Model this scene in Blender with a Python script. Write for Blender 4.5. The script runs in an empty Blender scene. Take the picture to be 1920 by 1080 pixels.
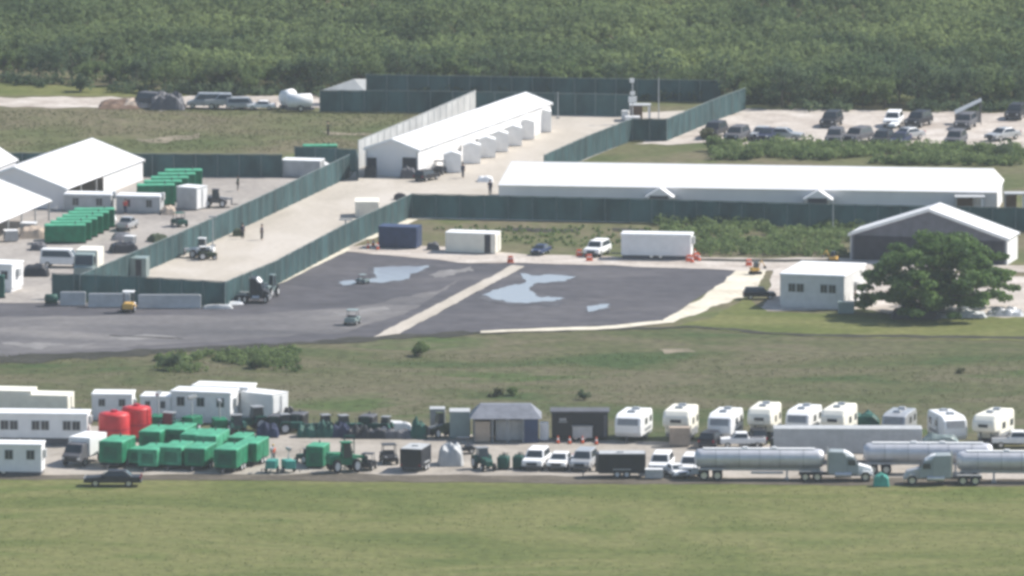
import bpy, bmesh, math, random
import numpy as np
from mathutils import Vector, Matrix, noise
R = math.radians
scene = bpy.context.scene
COL = scene.collection

# ---------------------------------------------------------------- camera, sky, sun, exposure
PITCH = R(8.0); FPX = 18800.0; CAM_H = 148.6
cam_d = bpy.data.cameras.new('camera'); cam = bpy.data.objects.new('camera', cam_d); COL.objects.link(cam)
cam_d.sensor_width = 36.0; cam_d.lens = FPX / 1920.0 * 36.0
cam_d.clip_start = 1.0; cam_d.clip_end = 20000.0
cam.location = (0, 0, CAM_H); cam.rotation_euler = (math.pi/2 - PITCH, 0, 0)
scene.camera = cam
SUN_EL, SUN_AZ = R(45), R(68)          # azimuth from +Y towards +X
world = bpy.data.worlds.new('World'); scene.world = world; world.use_nodes = True
wn = world.node_tree.nodes; wl = world.node_tree.links
sky = wn.new('ShaderNodeTexSky'); sky.sky_type = 'NISHITA'; sky.sun_disc = False
sky.sun_elevation = SUN_EL; sky.sun_rotation = SUN_AZ
wl.new(sky.outputs[0], wn['Background'].inputs[0]); wn['Background'].inputs[1].default_value = 0.118
sd = bpy.data.lights.new('sun', 'SUN'); sd.energy = 5.0; sd.angle = R(0.5); sd.color = (1.0, 0.955, 0.89)
sun = bpy.data.objects.new('sun', sd); COL.objects.link(sun)
sdir = Vector((math.sin(SUN_AZ)*math.cos(SUN_EL), math.cos(SUN_AZ)*math.cos(SUN_EL), math.sin(SUN_EL)))
sun.rotation_euler = sdir.to_track_quat('Z', 'Y').to_euler(); sun.location = (200, 1200, 300)
scene.view_settings.view_transform = 'Standard'; scene.view_settings.look = 'None'
scene.view_settings.exposure = 0.38; scene.view_settings.gamma = 1.0
scene.cycles.filter_width = 3.3; scene.cycles.max_bounces = 6
scene.cycles.volume_bounces = 1

# ---------------------------------------------------------------- helpers
def G(px, py, z=0.0):
    """ground point seen at photo pixel (1920x1080)"""
    a = (px-960)/FPX; b = -(py-540)/FPX
    d = Vector((a, math.cos(PITCH)+b*math.sin(PITCH), -math.sin(PITCH)+b*math.cos(PITCH)))
    t = (z-CAM_H)/d.z
    return Vector((d.x*t, d.y*t, z))
def S(py):
    p = G(960, py); return FPX/(p.y*math.cos(PITCH)+CAM_H*math.sin(PITCH))

def mat(name, col, rough=0.7, metal=0.0, var=0.12, scale=1.2, spec=0.3, trans=0.0, detail=4, stretch=(1,1,1), col2=None, bump=0.0):
    m = bpy.data.materials.new(name); m.use_nodes = True
    n = m.node_tree.nodes; l = m.node_tree.links; b = n['Principled BSDF']
    b.inputs['Roughness'].default_value = rough; b.inputs['Metallic'].default_value = metal
    b.inputs['Specular IOR Level'].default_value = spec
    tc = n.new('ShaderNodeTexCoord'); mp = n.new('ShaderNodeMapping'); mp.inputs['Scale'].default_value = stretch
    l.new(tc.outputs['Object'], mp.inputs['Vector'])
    nz = n.new('ShaderNodeTexNoise'); nz.inputs['Scale'].default_value = scale; nz.inputs['Detail'].default_value = detail
    nz.inputs['Roughness'].default_value = 0.6
    l.new(mp.outputs[0], nz.inputs['Vector'])
    rp = n.new('ShaderNodeValToRGB'); l.new(nz.outputs['Fac'], rp.inputs[0])
    c1 = [max(0, c*(1-var)) for c in col]; c2 = [min(1, c*(1+var)) for c in (col2 or col)]
    rp.color_ramp.elements[0].position = 0.36; rp.color_ramp.elements[1].position = 0.66
    rp.color_ramp.elements[0].color = (*c1, 1); rp.color_ramp.elements[1].color = (*c2, 1)
    l.new(rp.outputs[0], b.inputs['Base Color'])
    if bump:
        bn = n.new('ShaderNodeBump'); bn.inputs['Strength'].default_value = bump; bn.inputs['Distance'].default_value = 0.1
        l.new(nz.outputs['Fac'], bn.inputs['Height']); l.new(bn.outputs[0], b.inputs['Normal'])
    if trans:
        t = n.new('ShaderNodeBsdfTranslucent'); l.new(rp.outputs[0], t.inputs[0])
        mx = n.new('ShaderNodeMixShader'); mx.inputs[0].default_value = trans
        l.new(b.outputs[0], mx.inputs[1]); l.new(t.outputs[0], mx.inputs[2]); l.new(mx.outputs[0], n['Material Output'].inputs[0])
    return m

def ground_mat(name, stops, scale, stretch=(1,1,1), fine=1.5, fine_amt=0.25, rough=0.95, spots=None):
    """two-scale noise; stops = colours low..high"""
    m = bpy.data.materials.new(name); m.use_nodes = True
    n = m.node_tree.nodes; l = m.node_tree.links; b = n['Principled BSDF']
    b.inputs['Roughness'].default_value = rough; b.inputs['Specular IOR Level'].default_value = 0.1
    tc = n.new('ShaderNodeTexCoord'); mp = n.new('ShaderNodeMapping'); mp.inputs['Scale'].default_value = stretch
    l.new(tc.outputs['Object'], mp.inputs['Vector'])
    a = n.new('ShaderNodeTexNoise'); a.inputs['Scale'].default_value = scale; a.inputs['Detail'].default_value = 5
    a.inputs['Roughness'].default_value = 0.62; a.inputs['Distortion'].default_value = 0.6
    l.new(mp.outputs[0], a.inputs['Vector'])
    rp = n.new('ShaderNodeValToRGB'); l.new(a.outputs['Fac'], rp.inputs[0])
    els = rp.color_ramp.elements
    for i, c in enumerate(stops):
        pos = 0.34 + 0.32*i/(len(stops)-1)
        e = els[0] if i == 0 else (els[len(els)-1] if i == len(stops)-1 else els.new(pos))
        e.position = pos; e.color = (*c, 1)
    f = n.new('ShaderNodeTexNoise'); f.inputs['Scale'].default_value = fine; f.inputs['Detail'].default_value = 6
    l.new(tc.outputs['Object'], f.inputs['Vector'])
    mr = n.new('ShaderNodeMapRange'); mr.inputs[1].default_value = 0.3; mr.inputs[2].default_value = 0.7
    mr.inputs[3].default_value = 1-fine_amt; mr.inputs[4].default_value = 1+fine_amt
    l.new(f.outputs['Fac'], mr.inputs[0])
    mu = n.new('ShaderNodeVectorMath'); mu.operation = 'SCALE'
    l.new(rp.outputs[0], mu.inputs[0]); l.new(mr.outputs[0], mu.inputs['Scale'])
    l.new(mu.outputs[0], b.inputs['Base Color'])
    return m

M = {}
def setm():
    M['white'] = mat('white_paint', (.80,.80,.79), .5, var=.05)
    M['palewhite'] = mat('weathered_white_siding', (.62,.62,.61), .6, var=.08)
    M['cream'] = mat('cream_paint', (.80,.77,.67), .6, var=.05)
    M['vinyl'] = mat('white_vinyl', (.88,.87,.86), .5, var=.03, trans=.16, scale=.5)
    M['screen'] = mat('pale_screen', (.62,.62,.60), .7, var=.18, trans=.25, scale=.25)
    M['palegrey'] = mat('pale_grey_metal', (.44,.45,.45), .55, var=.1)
    M['grey'] = mat('grey_paint', (.26,.27,.28), .6, var=.15)
    M['gable'] = mat('shaded_gable_cloth', (.15,.15,.17), .8, var=.12)  # grey puts the shade of the open tent front into the cloth colour
    M['dgrey'] = mat('dark_grey_metal', (.10,.10,.11), .6, var=.2)
    M['black'] = mat('black_paint', (.022,.023,.028), .45, var=.2)
    M['shade'] = mat('opening_shade_and_dark_heap', (.05,.05,.06), .9, var=.2)  # near-black fill painting shade in openings; also colours the dark heaps
    M['rubber'] = mat('tyre_rubber', (.022,.022,.024), .9, var=.2)
    M['glass'] = mat('dark_glass', (.035,.045,.055), .12, var=.1, spec=.6)
    M['green'] = mat('green_paint', (.012,.175,.085), .55, var=.25)  # darkened so unit fronts carry their shade in the paint
    M['lgreen'] = mat('pale_and_sunlit_green', (.06,.32,.18), .6, var=.25)  # pale green paint; on the lids it stands for sunlit tops
    M['dgreen'] = mat('dark_green_paint', (.015,.085,.065), .6, var=.25)
    M['olive'] = mat('olive_paint', (.06,.08,.04), .7, var=.25)
    M['red'] = mat('red_paint', (.56,.035,.04), .45, var=.15)
    M['dred'] = mat('deep_red_paint', (.38,.02,.045), .5, var=.15)
    M['orange'] = mat('orange_plastic', (.80,.14,.06), .6, var=.1)
    M['yellow'] = mat('yellow_paint', (.62,.38,.10), .6, var=.15)
    M['blue'] = mat('dark_blue_paint', (.035,.055,.12), .5, var=.15)
    M['navy'] = mat('navy_cloth', (.02,.03,.07), .8, var=.15)
    M['teal'] = mat('teal_cloth', (.06,.32,.26), .7, var=.15)
    M['steel'] = mat('polished_steel', (.60,.60,.62), .42, metal=.3, var=.08)
    M['chrome'] = mat('bright_rim', (.6,.6,.6), .3, metal=.7, var=.08)
    M['silver'] = mat('silver_grey_paint', (.42,.43,.44), .35, metal=.3, var=.06)
    M['haulgrey'] = mat('blue_grey_paint', (.30,.335,.335), .4, var=.06)
    M['sage'] = mat('grey_green_paint', (.24,.30,.29), .4, var=.06)
    M['tan'] = mat('tan_panel', (.42,.34,.27), .8, var=.12)
    M['brown'] = mat('brown_wood', (.14,.09,.06), .8, var=.2)
    M['wheelwhite'] = mat('white_rim', (.6,.6,.6), .5, var=.1)
    M['mesh'] = mat('green_windscreen', (.038,.080,.084), .85, var=.38, scale=.35, stretch=(1,1,.5), trans=.15)
    M['meshcap'] = mat('galvanised_rail', (.16,.20,.20), .6, var=.1)
    M['roofgrey'] = mat('weathered_roof_sheet', (.20,.21,.24), .6, var=.15)
    M['skin'] = mat('skin', (.40,.25,.18), .6, var=.05)
    M['hair'] = mat('dark_hair', (.03,.02,.015), .8, var=.1)
    M['trunk'] = mat('bark', (.12,.10,.08), .95, var=.3, scale=3)
    M['leafA'] = mat('leaves_mid', (.11,.17,.060), .85, var=.15, scale=.35, trans=.55, col2=(.19,.245,.10))
    M['leafB'] = mat('leaves_dark', (.058,.10,.052), .85, var=.15, scale=.4, trans=.55, col2=(.14,.19,.10))
    M['leafC'] = mat('leaves_olive', (.12,.13,.065), .8, var=.25, scale=.4, trans=.4, col2=(.17,.175,.09))
    M['leafT'] = mat('broad_tree_leaves', (.058,.125,.036), .75, var=.25, scale=.35, trans=.5, col2=(.125,.20,.055))
    M['leafF'] = mat('woods_leaves', (.075,.12,.055), .9, var=.1, scale=.035, trans=.55, col2=(.20,.25,.10), detail=5)
setm()

class MB:
    def __init__(s): s.v = []; s.f = []; s.smooth = False
    def add(s, vs, fs):
        o = len(s.v); s.v += [tuple(v) for v in vs]; s.f += [tuple(o+i for i in f) for f in fs]; return s
    def box(s, x0,x1,y0,y1,z0,z1, tx=0, ty=0):
        """tx, ty: inset of the top face"""
        vs = [(x0,y0,z0),(x1,y0,z0),(x1,y1,z0),(x0,y1,z0),(x0+tx,y0+ty,z1),(x1-tx,y0+ty,z1),(x1-tx,y1-ty,z1),(x0+tx,y1-ty,z1)]
        return s.add(vs, [(3,2,1,0),(4,5,6,7),(0,1,5,4),(1,2,6,5),(2,3,7,6),(3,0,4,7)])
    def prism(s, prof, y0, y1, inset=None):
        """prof: xz outline counterclockwise seen from -y; extruded over y; inset per vertex"""
        n = len(prof); ins = inset or [0]*n
        vs = [(p[0], y0+ins[i], p[1]) for i,p in enumerate(prof)] + [(p[0], y1-ins[i], p[1]) for i,p in enumerate(prof)]
        fs = [tuple(range(n)), tuple(range(2*n-1, n-1, -1))] + [(i, i+n, (i+1)%n+n, (i+1)%n) for i in range(n)]
        return s.add(vs, fs)
    def cyl(s, p0, p1, r0, r1=None, n=14, caps=True):
        r1 = r0 if r1 is None else r1; p0 = Vector(p0); p1 = Vector(p1); a = (p1-p0).normalized()
        u = a.orthogonal().normalized(); w = a.cross(u); vs = []
        for p, r in ((p0,r0),(p1,r1)):
            for i in range(n):
                t = 2*math.pi*i/n; vs.append(p+u*(r*math.cos(t))+w*(r*math.sin(t)))
        fs = [(i,(i+1)%n,(i+1)%n+n,i+n) for i in range(n)]
        if caps: fs += [tuple(range(n-1,-1,-1)), tuple(range(n,2*n))]
        return s.add(vs, fs)
    def lathe_x(s, prof, n=20, sz=1.0, cz=0, cy=0):
        """prof: (x, r) rings round the x axis"""
        vs = []
        for x, r in prof:
            for i in range(n):
                t = 2*math.pi*i/n; vs.append((x, cy+r*math.cos(t), cz+r*sz*math.sin(t)))
        fs = []
        for k in range(len(prof)-1):
            for i in range(n):
                fs.append((k*n+i, k*n+(i+1)%n, (k+1)*n+(i+1)%n, (k+1)*n+i))
        fs += [tuple(range(n)), tuple(range(len(prof)*n-1, (len(prof)-1)*n-1, -1))]
        return s.add(vs, fs)
    def lathe_z(s, prof, n=16, cx=0, cy=0):
        vs = []
        for r, z in prof:
            for i in range(n):
                t = 2*math.pi*i/n; vs.append((cx+r*math.cos(t), cy+r*math.sin(t), z))
        fs = []
        for k in range(len(prof)-1):
            for i in range(n): fs.append((k*n+i, k*n+(i+1)%n, (k+1)*n+(i+1)%n, (k+1)*n+i))
        fs += [tuple(range(n-1,-1,-1)), tuple(range((len(prof)-1)*n, len(prof)*n))]
        return s.add(vs, fs)
    def build(s, name, m, parent=None, loc=None, bevel=0.0, smooth=False):
        me = bpy.data.meshes.new(name); me.from_pydata(s.v, [], s.f); me.update()
        b = bmesh.new(); b.from_mesh(me); bmesh.ops.recalc_face_normals(b, faces=b.faces); b.to_mesh(me); b.free()
        me.materials.append(M[m] if isinstance(m, str) else m)
        if smooth:
            for p in me.polygons: p.use_smooth = True
        o = bpy.data.objects.new(name, me); COL.objects.link(o)
        if parent: o.parent = parent
        if loc: o.location = loc
        if bevel:
            md = o.modifiers.new('bevel', 'BEVEL'); md.width = bevel; md.segments = 2; md.limit_method = 'ANGLE'
        return o

def thing(name, cat, label='', group=None):
    o = bpy.data.objects.new(name, None); COL.objects.link(o); o.empty_display_size = .3
    o['category'] = cat; o['label'] = label
    if group: o['group'] = group
    return o
def tag(o, cat, label, group=None):
    o['category'] = cat; o['label'] = label
    if group: o['group'] = group
    return o
def struct(o): o['kind'] = 'structure'; return o
def copy_tree(o, parent=None):
    c = o.copy(); COL.objects.link(c); c.parent = parent
    for ch in KIDS.get(o.name, [x for x in o.children]): copy_tree(ch, c)
    return c
KIDS = {}
USED = {}
def inst(key, fn, px, py, deg, label, group=None, sc=1.0, z=0.05, cat=None):
    """place a thing built by fn(); the first use moves the source itself, later ones copy it"""
    if key not in USED:
        USED[key] = fn(); o = USED[key]
        stack = [o]
        while stack:
            q = stack.pop(); KIDS[q.name] = list(q.children); stack += list(q.children)
    else:
        o = copy_tree(USED[key])
        if 'group' in o and not group: del o['group']
    o.location = G(px, py, z); o.rotation_euler = (0, 0, R(deg)); o.scale = (sc if isinstance(sc, tuple) else (sc, sc, sc))
    o['label'] = label
    if group: o['group'] = group
    if cat: o['category'] = cat
    return o
GB = math.atan2(G(770,407).y-G(515,535).y, G(770,407).x-G(515,535).x)   # heading of the avenue
AV = math.degrees(GB)

def wheel(root, x, y, r=.36, w=.24, rim='chrome'):
    sgn = 1 if y > 0 else -1
    t = MB().lathe_z([(r*.55,-w/2),(r*.93,-w/2),(r,-w/3),(r,w/3),(r*.93,w/2),(r*.55,w/2)], 16)
    t.v = [(a, c, b) for a, b, c in t.v]
    o = t.build('wheel', 'rubber', root, (x, y, r))
    rm = MB().lathe_z([(r*.15,-.01),(r*.58,.02),(r*.6,-.05)], 12)
    rm.v = [(a, sgn*(w/2+.012-c if False else w/2+.012)+(-sgn*c if False else 0)+c*.2*sgn, b) for a, b, c in rm.v]
    rm.build('rim', rim, o)
    return o

# ---------------------------------------------------------------- vehicle builders
def car_fn(kind='suv', paint='white', name='parked_suv', cat='suv'):
    def f():
        t = thing(name, cat)
        L, W, H = {'suv':(4.9,1.95,1.78), 'sedan':(4.7,1.85,1.45), 'pickup':(5.6,2.0,1.85), 'van':(5.6,2.05,2.3)}[kind]
        h = L/2; w = W/2
        low = {'suv':[(-h,.45),(h-.1,.4),(h,.7),(h-.12,.98),(h-1.15,1.08),(-h+.05,1.08),(-h,.8)],
               'sedan':[(-h,.38),(h-.1,.35),(h,.6),(h-.12,.82),(h-1.25,.92),(-h+.1,.95),(-h,.7)],
               'pickup':[(-h,.6),(h-.1,.5),(h,.8),(h-.1,1.1),(h-1.3,1.2),(-h,1.18)],
               'van':[(-h,.45),(h-.1,.4),(h,.7),(h-.1,1.0),(h-.95,1.2),(-h,1.25)]}[kind]
        MB().prism(low, -w, w).build('body', paint, t, bevel=.07)
        z0 = max(p[1] for p in low)-.03
        cab = {'suv':[(-h+.1,z0),(h-1.2,z0),(h-1.85,H-.02),(-h+.42,H)], 'sedan':[(-h+.75,z0),(h-1.3,z0),(h-2.05,H),(-h+1.35,H)],
               'pickup':[(-.75,z0),(h-1.35,z0),(h-1.95,H),(-.55,H)], 'van':[(-h+.03,z0),(h-1.0,z0),(h-1.75,H),(-h+.1,H)]}[kind]
        ins = [.04,.04,.22,.22]
        c = MB().prism(cab, -w, w, ins); c.build('cabin', paint, t, bevel=.05)
        # glass set proud of the cabin
        (xa,za),(xb,zb),(xc,zc),(xd,zd) = cab
        def lerp(p,q,k): return (p[0]+(q[0]-p[0])*k, p[1]+(q[1]-p[1])*k)
        for sg in (-1, 1):
            pts = [lerp(lerp(cab[0],cab[1],.05),lerp(cab[3],cab[2],.06),.12), lerp(lerp(cab[0],cab[1],.93),lerp(cab[3],cab[2],.9),.12),
                   lerp(lerp(cab[0],cab[1],.93),lerp(cab[3],cab[2],.9),.84), lerp(lerp(cab[0],cab[1],.05),lerp(cab[3],cab[2],.06),.84)]
            def yy(z): k = (z-z0)/(H-z0); return sg*(w-.04-.18*k+.015)
            MB().add([(p[0], yy(p[1]), p[1]) for p in pts], [(0,1,2,3)]).build('side_window', 'glass', t)
        ws = MB(); k0, k1 = .1, .88
        p0, p1 = lerp(cab[1],cab[2],k0), lerp(cab[1],cab[2],k1)
        ws.add([(p0[0]+.02,-w+.2,p0[1]+.02),(p0[0]+.02,w-.2,p0[1]+.02),(p1[0]+.02,w-.32,p1[1]+.02),(p1[0]+.02,-w+.32,p1[1]+.02)],[(0,1,2,3)]).build('windscreen','glass',t)
        rw = MB(); p0, p1 = lerp(cab[0],cab[3],.15 if kind != 'van' else .3), lerp(cab[0],cab[3],.85)
        rw.add([(p0[0]-.02,-w+.2,p0[1]+.02),(p0[0]-.02,w-.2,p0[1]+.02),(p1[0]-.02,w-.32,p1[1]+.02),(p1[0]-.02,-w+.32,p1[1]+.02)],[(0,1,2,3)]).build('rear_window','glass',t)
        MB().box(h-.02,h+.03,-w*.5,w*.5,.55,.8).build('grille','black',t)
        MB().box(h-.1,h+.05,-w*.95,w*.95,.36,.5).build('bumper','dgrey',t); MB().box(-h-.05,-h+.1,-w*.95,w*.95,.4,.55).build('bumper','dgrey',t)
        for sg in (-1,1):
            MB().box(h-.12,h+.02,sg*w*.62-.13,sg*w*.62+.13,.68,.84).build('headlight','wheelwhite',t)
            MB().box(-h-.02,-h+.1,sg*w*.85-.09,sg*w*.85+.09,.75,1.0).build('tail_light','dred',t)
            for x in (h-.95, -h+1.0): wheel(t, x, sg*(w-.1), .37 if kind!='sedan' else .33)
        if kind == 'pickup':
            MB().box(-h+.1,-.85,-w+.12,w-.12,1.185,1.2).build('load_bed','dgrey',t)
        return t
    return f

def camper_fn(front='slope', L=8.5, H=3.5, fifth=False, paint='white'):
    def f():
        t = thing('camper_trailer', 'camper')
        h = L/2; w = 1.22
        if fifth:
            prof = [(-h,.75),(h-2.3,.75),(h-2.2,1.5),(h-.25,1.65),(h,2.1),(h-.1,2.75),(h-.9,H-.05),(h-1.8,H),(-h+.3,H),(-h,H-.35)]
        else:
            prof = [(-h+.1,.6),(h-.5,.6),(h-.05,1.1),(h,1.9),(h-.35,2.7),(h-1.1,H-.1),(h-1.8,H),(-h+.5,H),(-h+.05,H-.45),(-h,1.2)]
        MB().prism(prof, -w, w).build('body',paint,t,bevel=.22 if fifth else .12)
        MB().box(-h+.3,h-2.6,-w+.02,w-.02,.42,.95).build('lower_skirt','grey',t)
        for x in (-1.6, 1.2): MB().box(x-.45,x+.45,-.4,.4,H-.02,H+.26,.1,.08).build('roof_air_conditioner','silver',t,bevel=.03)
        for sg in (-1,1): MB().box(-h+1.0,h-2.6,sg*w-.02,sg*w+.02,.95,1.3).build('side_stripe','grey',t)
        for x0,x1 in ((-h+.8,-h+1.9),(-.3,.9)):
            for sg in (-1,1):
                MB().box(x0,x1,sg*(w+.015)-.02,sg*(w+.015)+.02,1.75,2.4).build('window','glass',t)
        MB().box(h-3.4,h-2.75,-w-.035,-w+.03,.85,2.75).build('door','palegrey',t)
        MB().box(-h-.03,-h+.02,-.75,.75,1.7,2.35).build('rear_window','glass',t)
        if not fifth: MB().add([(h+.01,-.95,1.95),(h+.01,.95,1.95),(h-.31,.95,2.68),(h-.31,-.95,2.68)],[(0,1,2,3)]).build('front_window','grey',t)
        else: MB().box(h-.06,h+.02,-.5,.5,2.15,2.5).build('front_cap_window','glass',t)
        MB().box(-h+.2,h-2.4,-.9,.9,.5,.78).build('chassis','black',t)
        for x in (-1.1,-.25):
            for sg in (-1,1): wheel(t, x, sg*(w-.18), .34, .2)
        if fifth:
            for sg in (-1,1): MB().box(h-1.4,h-1.2,sg*.55-.05,sg*.55+.05,.0,1.7).build('landing_leg','dgrey',t)
        else: MB().box(h-.6,h+1.0,-.06,.06,.45,.58).box(h+.7,h+.8,-.05,.05,0,.5).build('tow_bar','dgrey',t)
        return t
    return f

def tank_trailer_fn(L=12.2):
    def f():
        t = thing('tank_trailer', 'tank trailer'); h = L/2
        MB().lathe_x([(-h,.25),(-h+.08,.72),(-h+.3,.94),(-h+.7,1.0),(h-.7,1.0),(h-.3,.94),(h-.08,.72),(h,.25)],28,.88,1.98).build('tank','steel',t,smooth=True)
        for x in (-h+2, -h+4.2, 0, h-4.2, h-2):
            MB().lathe_x([(x-.05,1.012),(x+.05,1.012)],28,.88,1.98).build('tank_band','silver',t)
        MB().box(-h+.8,h-.9,-.32,.32,2.86,2.93).box(-1.6,-1.1,-.22,.22,2.93,3.05).box(1.1,1.6,-.22,.22,2.93,3.05).build('roof_walkway','white',t)
        MB().box(-h+.5,h-.4,-.35,.35,.85,1.12).build('chassis','silver',t)
        for sg in (-1,1): MB().box(-h+.3,-h+3.0,sg*1.01-.19,sg*1.01+.19,1.02,1.12).build('mudguard','palegrey',t)
        for sg in (-1,1):
            for x in (-h+.9, -h+2.15): wheel(t, x, sg*.98, .5, .5)
            MB().box(h-3.6,h-3.45,sg*.55-.06,sg*.55+.06,0,.95).box(h-3.75,h-3.3,sg*.55-.12,sg*.55+.12,0,.06).build('landing_leg','palegrey',t)
        MB().box(-h-.35,-h-.25,-1.1,1.1,.5,.62).box(-h-.3,-h+.4,-.6,-.5,.55,.9).box(-h-.3,-h+.4,.5,.6,.55,.9).build('rear_bumper','palegrey',t)
        MB().cyl((-.8,-.95,.75),(2.2,-.95,.75),.12).build('hose_tube','palegrey',t)
        l = MB()
        for sg in (-.2,.2): l.cyl((-h-.06,sg,.9),(-h+.2,sg,2.9),.025,n=6)
        for k in range(7): l.cyl((-h-.05+.035*k,-.2,1.0+.28*k),(-h-.05+.035*k,.2,1.0+.28*k),.02,n=5)
        l.build('ladder','dgrey',t)
        return t
    return f

def tractor_unit_fn(paint='sage', hood='white', name='semi_tractor'):
    def f():
        t = thing(name, 'truck')
        MB().prism([(2.1,.6),(3.75,.55),(3.85,.95),(3.65,1.45),(2.2,1.85),(2.05,1.2)],-.78,.78,[0,.05,.1,.12,.02,0]).build('hood',hood,t,bevel=.1)
        MB().prism([(.9,.8),(2.3,.8),(2.3,1.8),(1.75,2.65),(.9,2.85)],-1.1,1.1,[0,0,.05,.12,.08]).build('cab',paint,t,bevel=.06)
        MB().prism([(-.95,.8),(.95,.8),(.95,2.95),(.6,3.25),(-.8,3.3),(-.95,3.2)],-1.18,1.18,[0,0,.05,.12,.12,.05]).build('sleeper',paint,t,bevel=.06)
        MB().prism([(.65,2.85),(1.75,2.66),(1.2,3.1),(.65,3.3)],-.9,.9,[0,.1,.25,.1]).build('roof_fairing','white',t,bevel=.05)
        MB().add([(2.31,-.95,1.85),(2.31,.95,1.85),(1.83,.88,2.55),(1.83,-.88,2.55)],[(0,1,2,3)]).build('windscreen','glass',t)
        for sg in (-1,1):
            MB().box(1.15,1.95,sg*1.1-.02,sg*1.1+.02,1.8,2.4).build('side_window','glass',t)
            MB().cyl((-.3,sg*1.0,.75),(1.5,sg*1.0,.75),.32).build('fuel_tank','chrome',t)
            MB().prism([(2.55,.95),(2.75,1.15),(3.3,1.15),(3.7,.85),(3.7,.7),(3.3,1.05),(2.8,1.05),(2.6,.85)],sg*1.0-.22,sg*1.0+.22).build('front_fender',hood,t)
            MB().box(3.6,3.86,sg*.68-.14,sg*.68+.14,.85,1.08).build('headlight','wheelwhite',t)
            MB().cyl((-1.05,sg*.95,.9),(-1.05,sg*.95,3.5),.08).build('exhaust_stack','chrome',t)
            wheel(t, 3.05, sg*1.0, .52, .3)
            for x in (-2.2,-3.5): wheel(t, x, sg*.95, .52, .55)
        MB().box(-4.2,2.2,-.45,.45,.6,.85).build('chassis','black',t)
        MB().cyl((-2.85,0,.86),(-2.85,0,1.02),.5).build('fifth_wheel','black',t)
        for sg in (-1,1): MB().box(-4.15,-1.6,sg*.96-.24,sg*.96+.24,1.08,1.13).build('rear_mudguard','palegrey',t)
        MB().box(3.8,3.95,-1.1,1.1,.42,.72).build('bumper','chrome',t,bevel=.04)
        return t
    return f

def semi_box_fn():
    t = thing('box_semi_trailer','semi trailer'); L=14.0; h=L/2
    b = MB().box(-h,h,-1.28,1.28,1.15,4.05)
    b.build('box','palegrey',t)
    r = MB()
    for k in range(29): x=-h+.25+k*.48; r.box(x-.02,x+.02,-1.305,-1.279,1.2,4.0)
    r.build('side_rib','silver',t)
    MB().box(h-.02,h+.03,-1.2,1.2,1.2,4.0).build('end_frame','white',t)
    MB().box(-h,h,-.5,.5,.9,1.14).build('chassis','dgrey',t)
    for sg in (-1,1):
        for x in (-h+1.2,-h+2.5): wheel(t,x,sg*1.0,.5,.5)
        MB().box(h-3.1,h-2.95,sg*.7-.06,sg*.7+.06,0,1.14).build('landing_leg','dgrey',t)
    return t

def generator_fn(paint='green', L=4.4, W=1.9, H=1.75, roof='lgreen', wheels=True, name='generator', cat='generator'):
    def f():
        t = thing(name, cat); h=L/2; w=W/2; z0=.45 if wheels else .12
        MB().box(-h,h,-w,w,z0,z0+H).build('housing',paint,t,bevel=.08)
        MB().box(-h-.03,h+.03,-w-.03,w+.03,z0+H+.003,z0+H+.09,.1,.1).build('lid',roof,t,bevel=.02)  # lid coloured lighter than the housing, sunlight put into the paint
        for e0,e1 in ((h,h+.03),(-h-.03,-h)):
            l = MB()
            for k in range(7): z=z0+.35+k*.15; l.box(e0,e1,-w*.6,w*.6,z,z+.07)
            l.build('louvre','dgreen',t)
        for sg in (-1,1):
            MB().box(-h*.7,-.05,sg*(w+.01)-.012,sg*(w+.01)+.012,z0+.2,z0+H-.2).build('side_door',paint,t)
            MB().box(.1,h*.7,sg*(w+.01)-.012,sg*(w+.01)+.012,z0+.2,z0+H-.2).build('side_door',paint,t)
        MB().cyl((h*.5,0,z0+H+.05),(h*.5,0,z0+H+.4),.07,n=8).build('exhaust','dgrey',t)
        MB().box(-h-.1,h+.1,-w*.8,w*.8,z0-.18,z0-.004).build('skid_frame','black',t)
        if wheels:
            for sg in (-1,1):
                for x in (-.45,.45): wheel(t,x,sg*(w-.05),.34,.2,'wheelwhite')
            MB().box(-h-1.1,-h-.1,-.06,.06,.28,.4).box(-h-1.0,-h-.9,-.05,.05,0,.3).build('tow_bar','dgrey',t)
        return t
    return f

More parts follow.
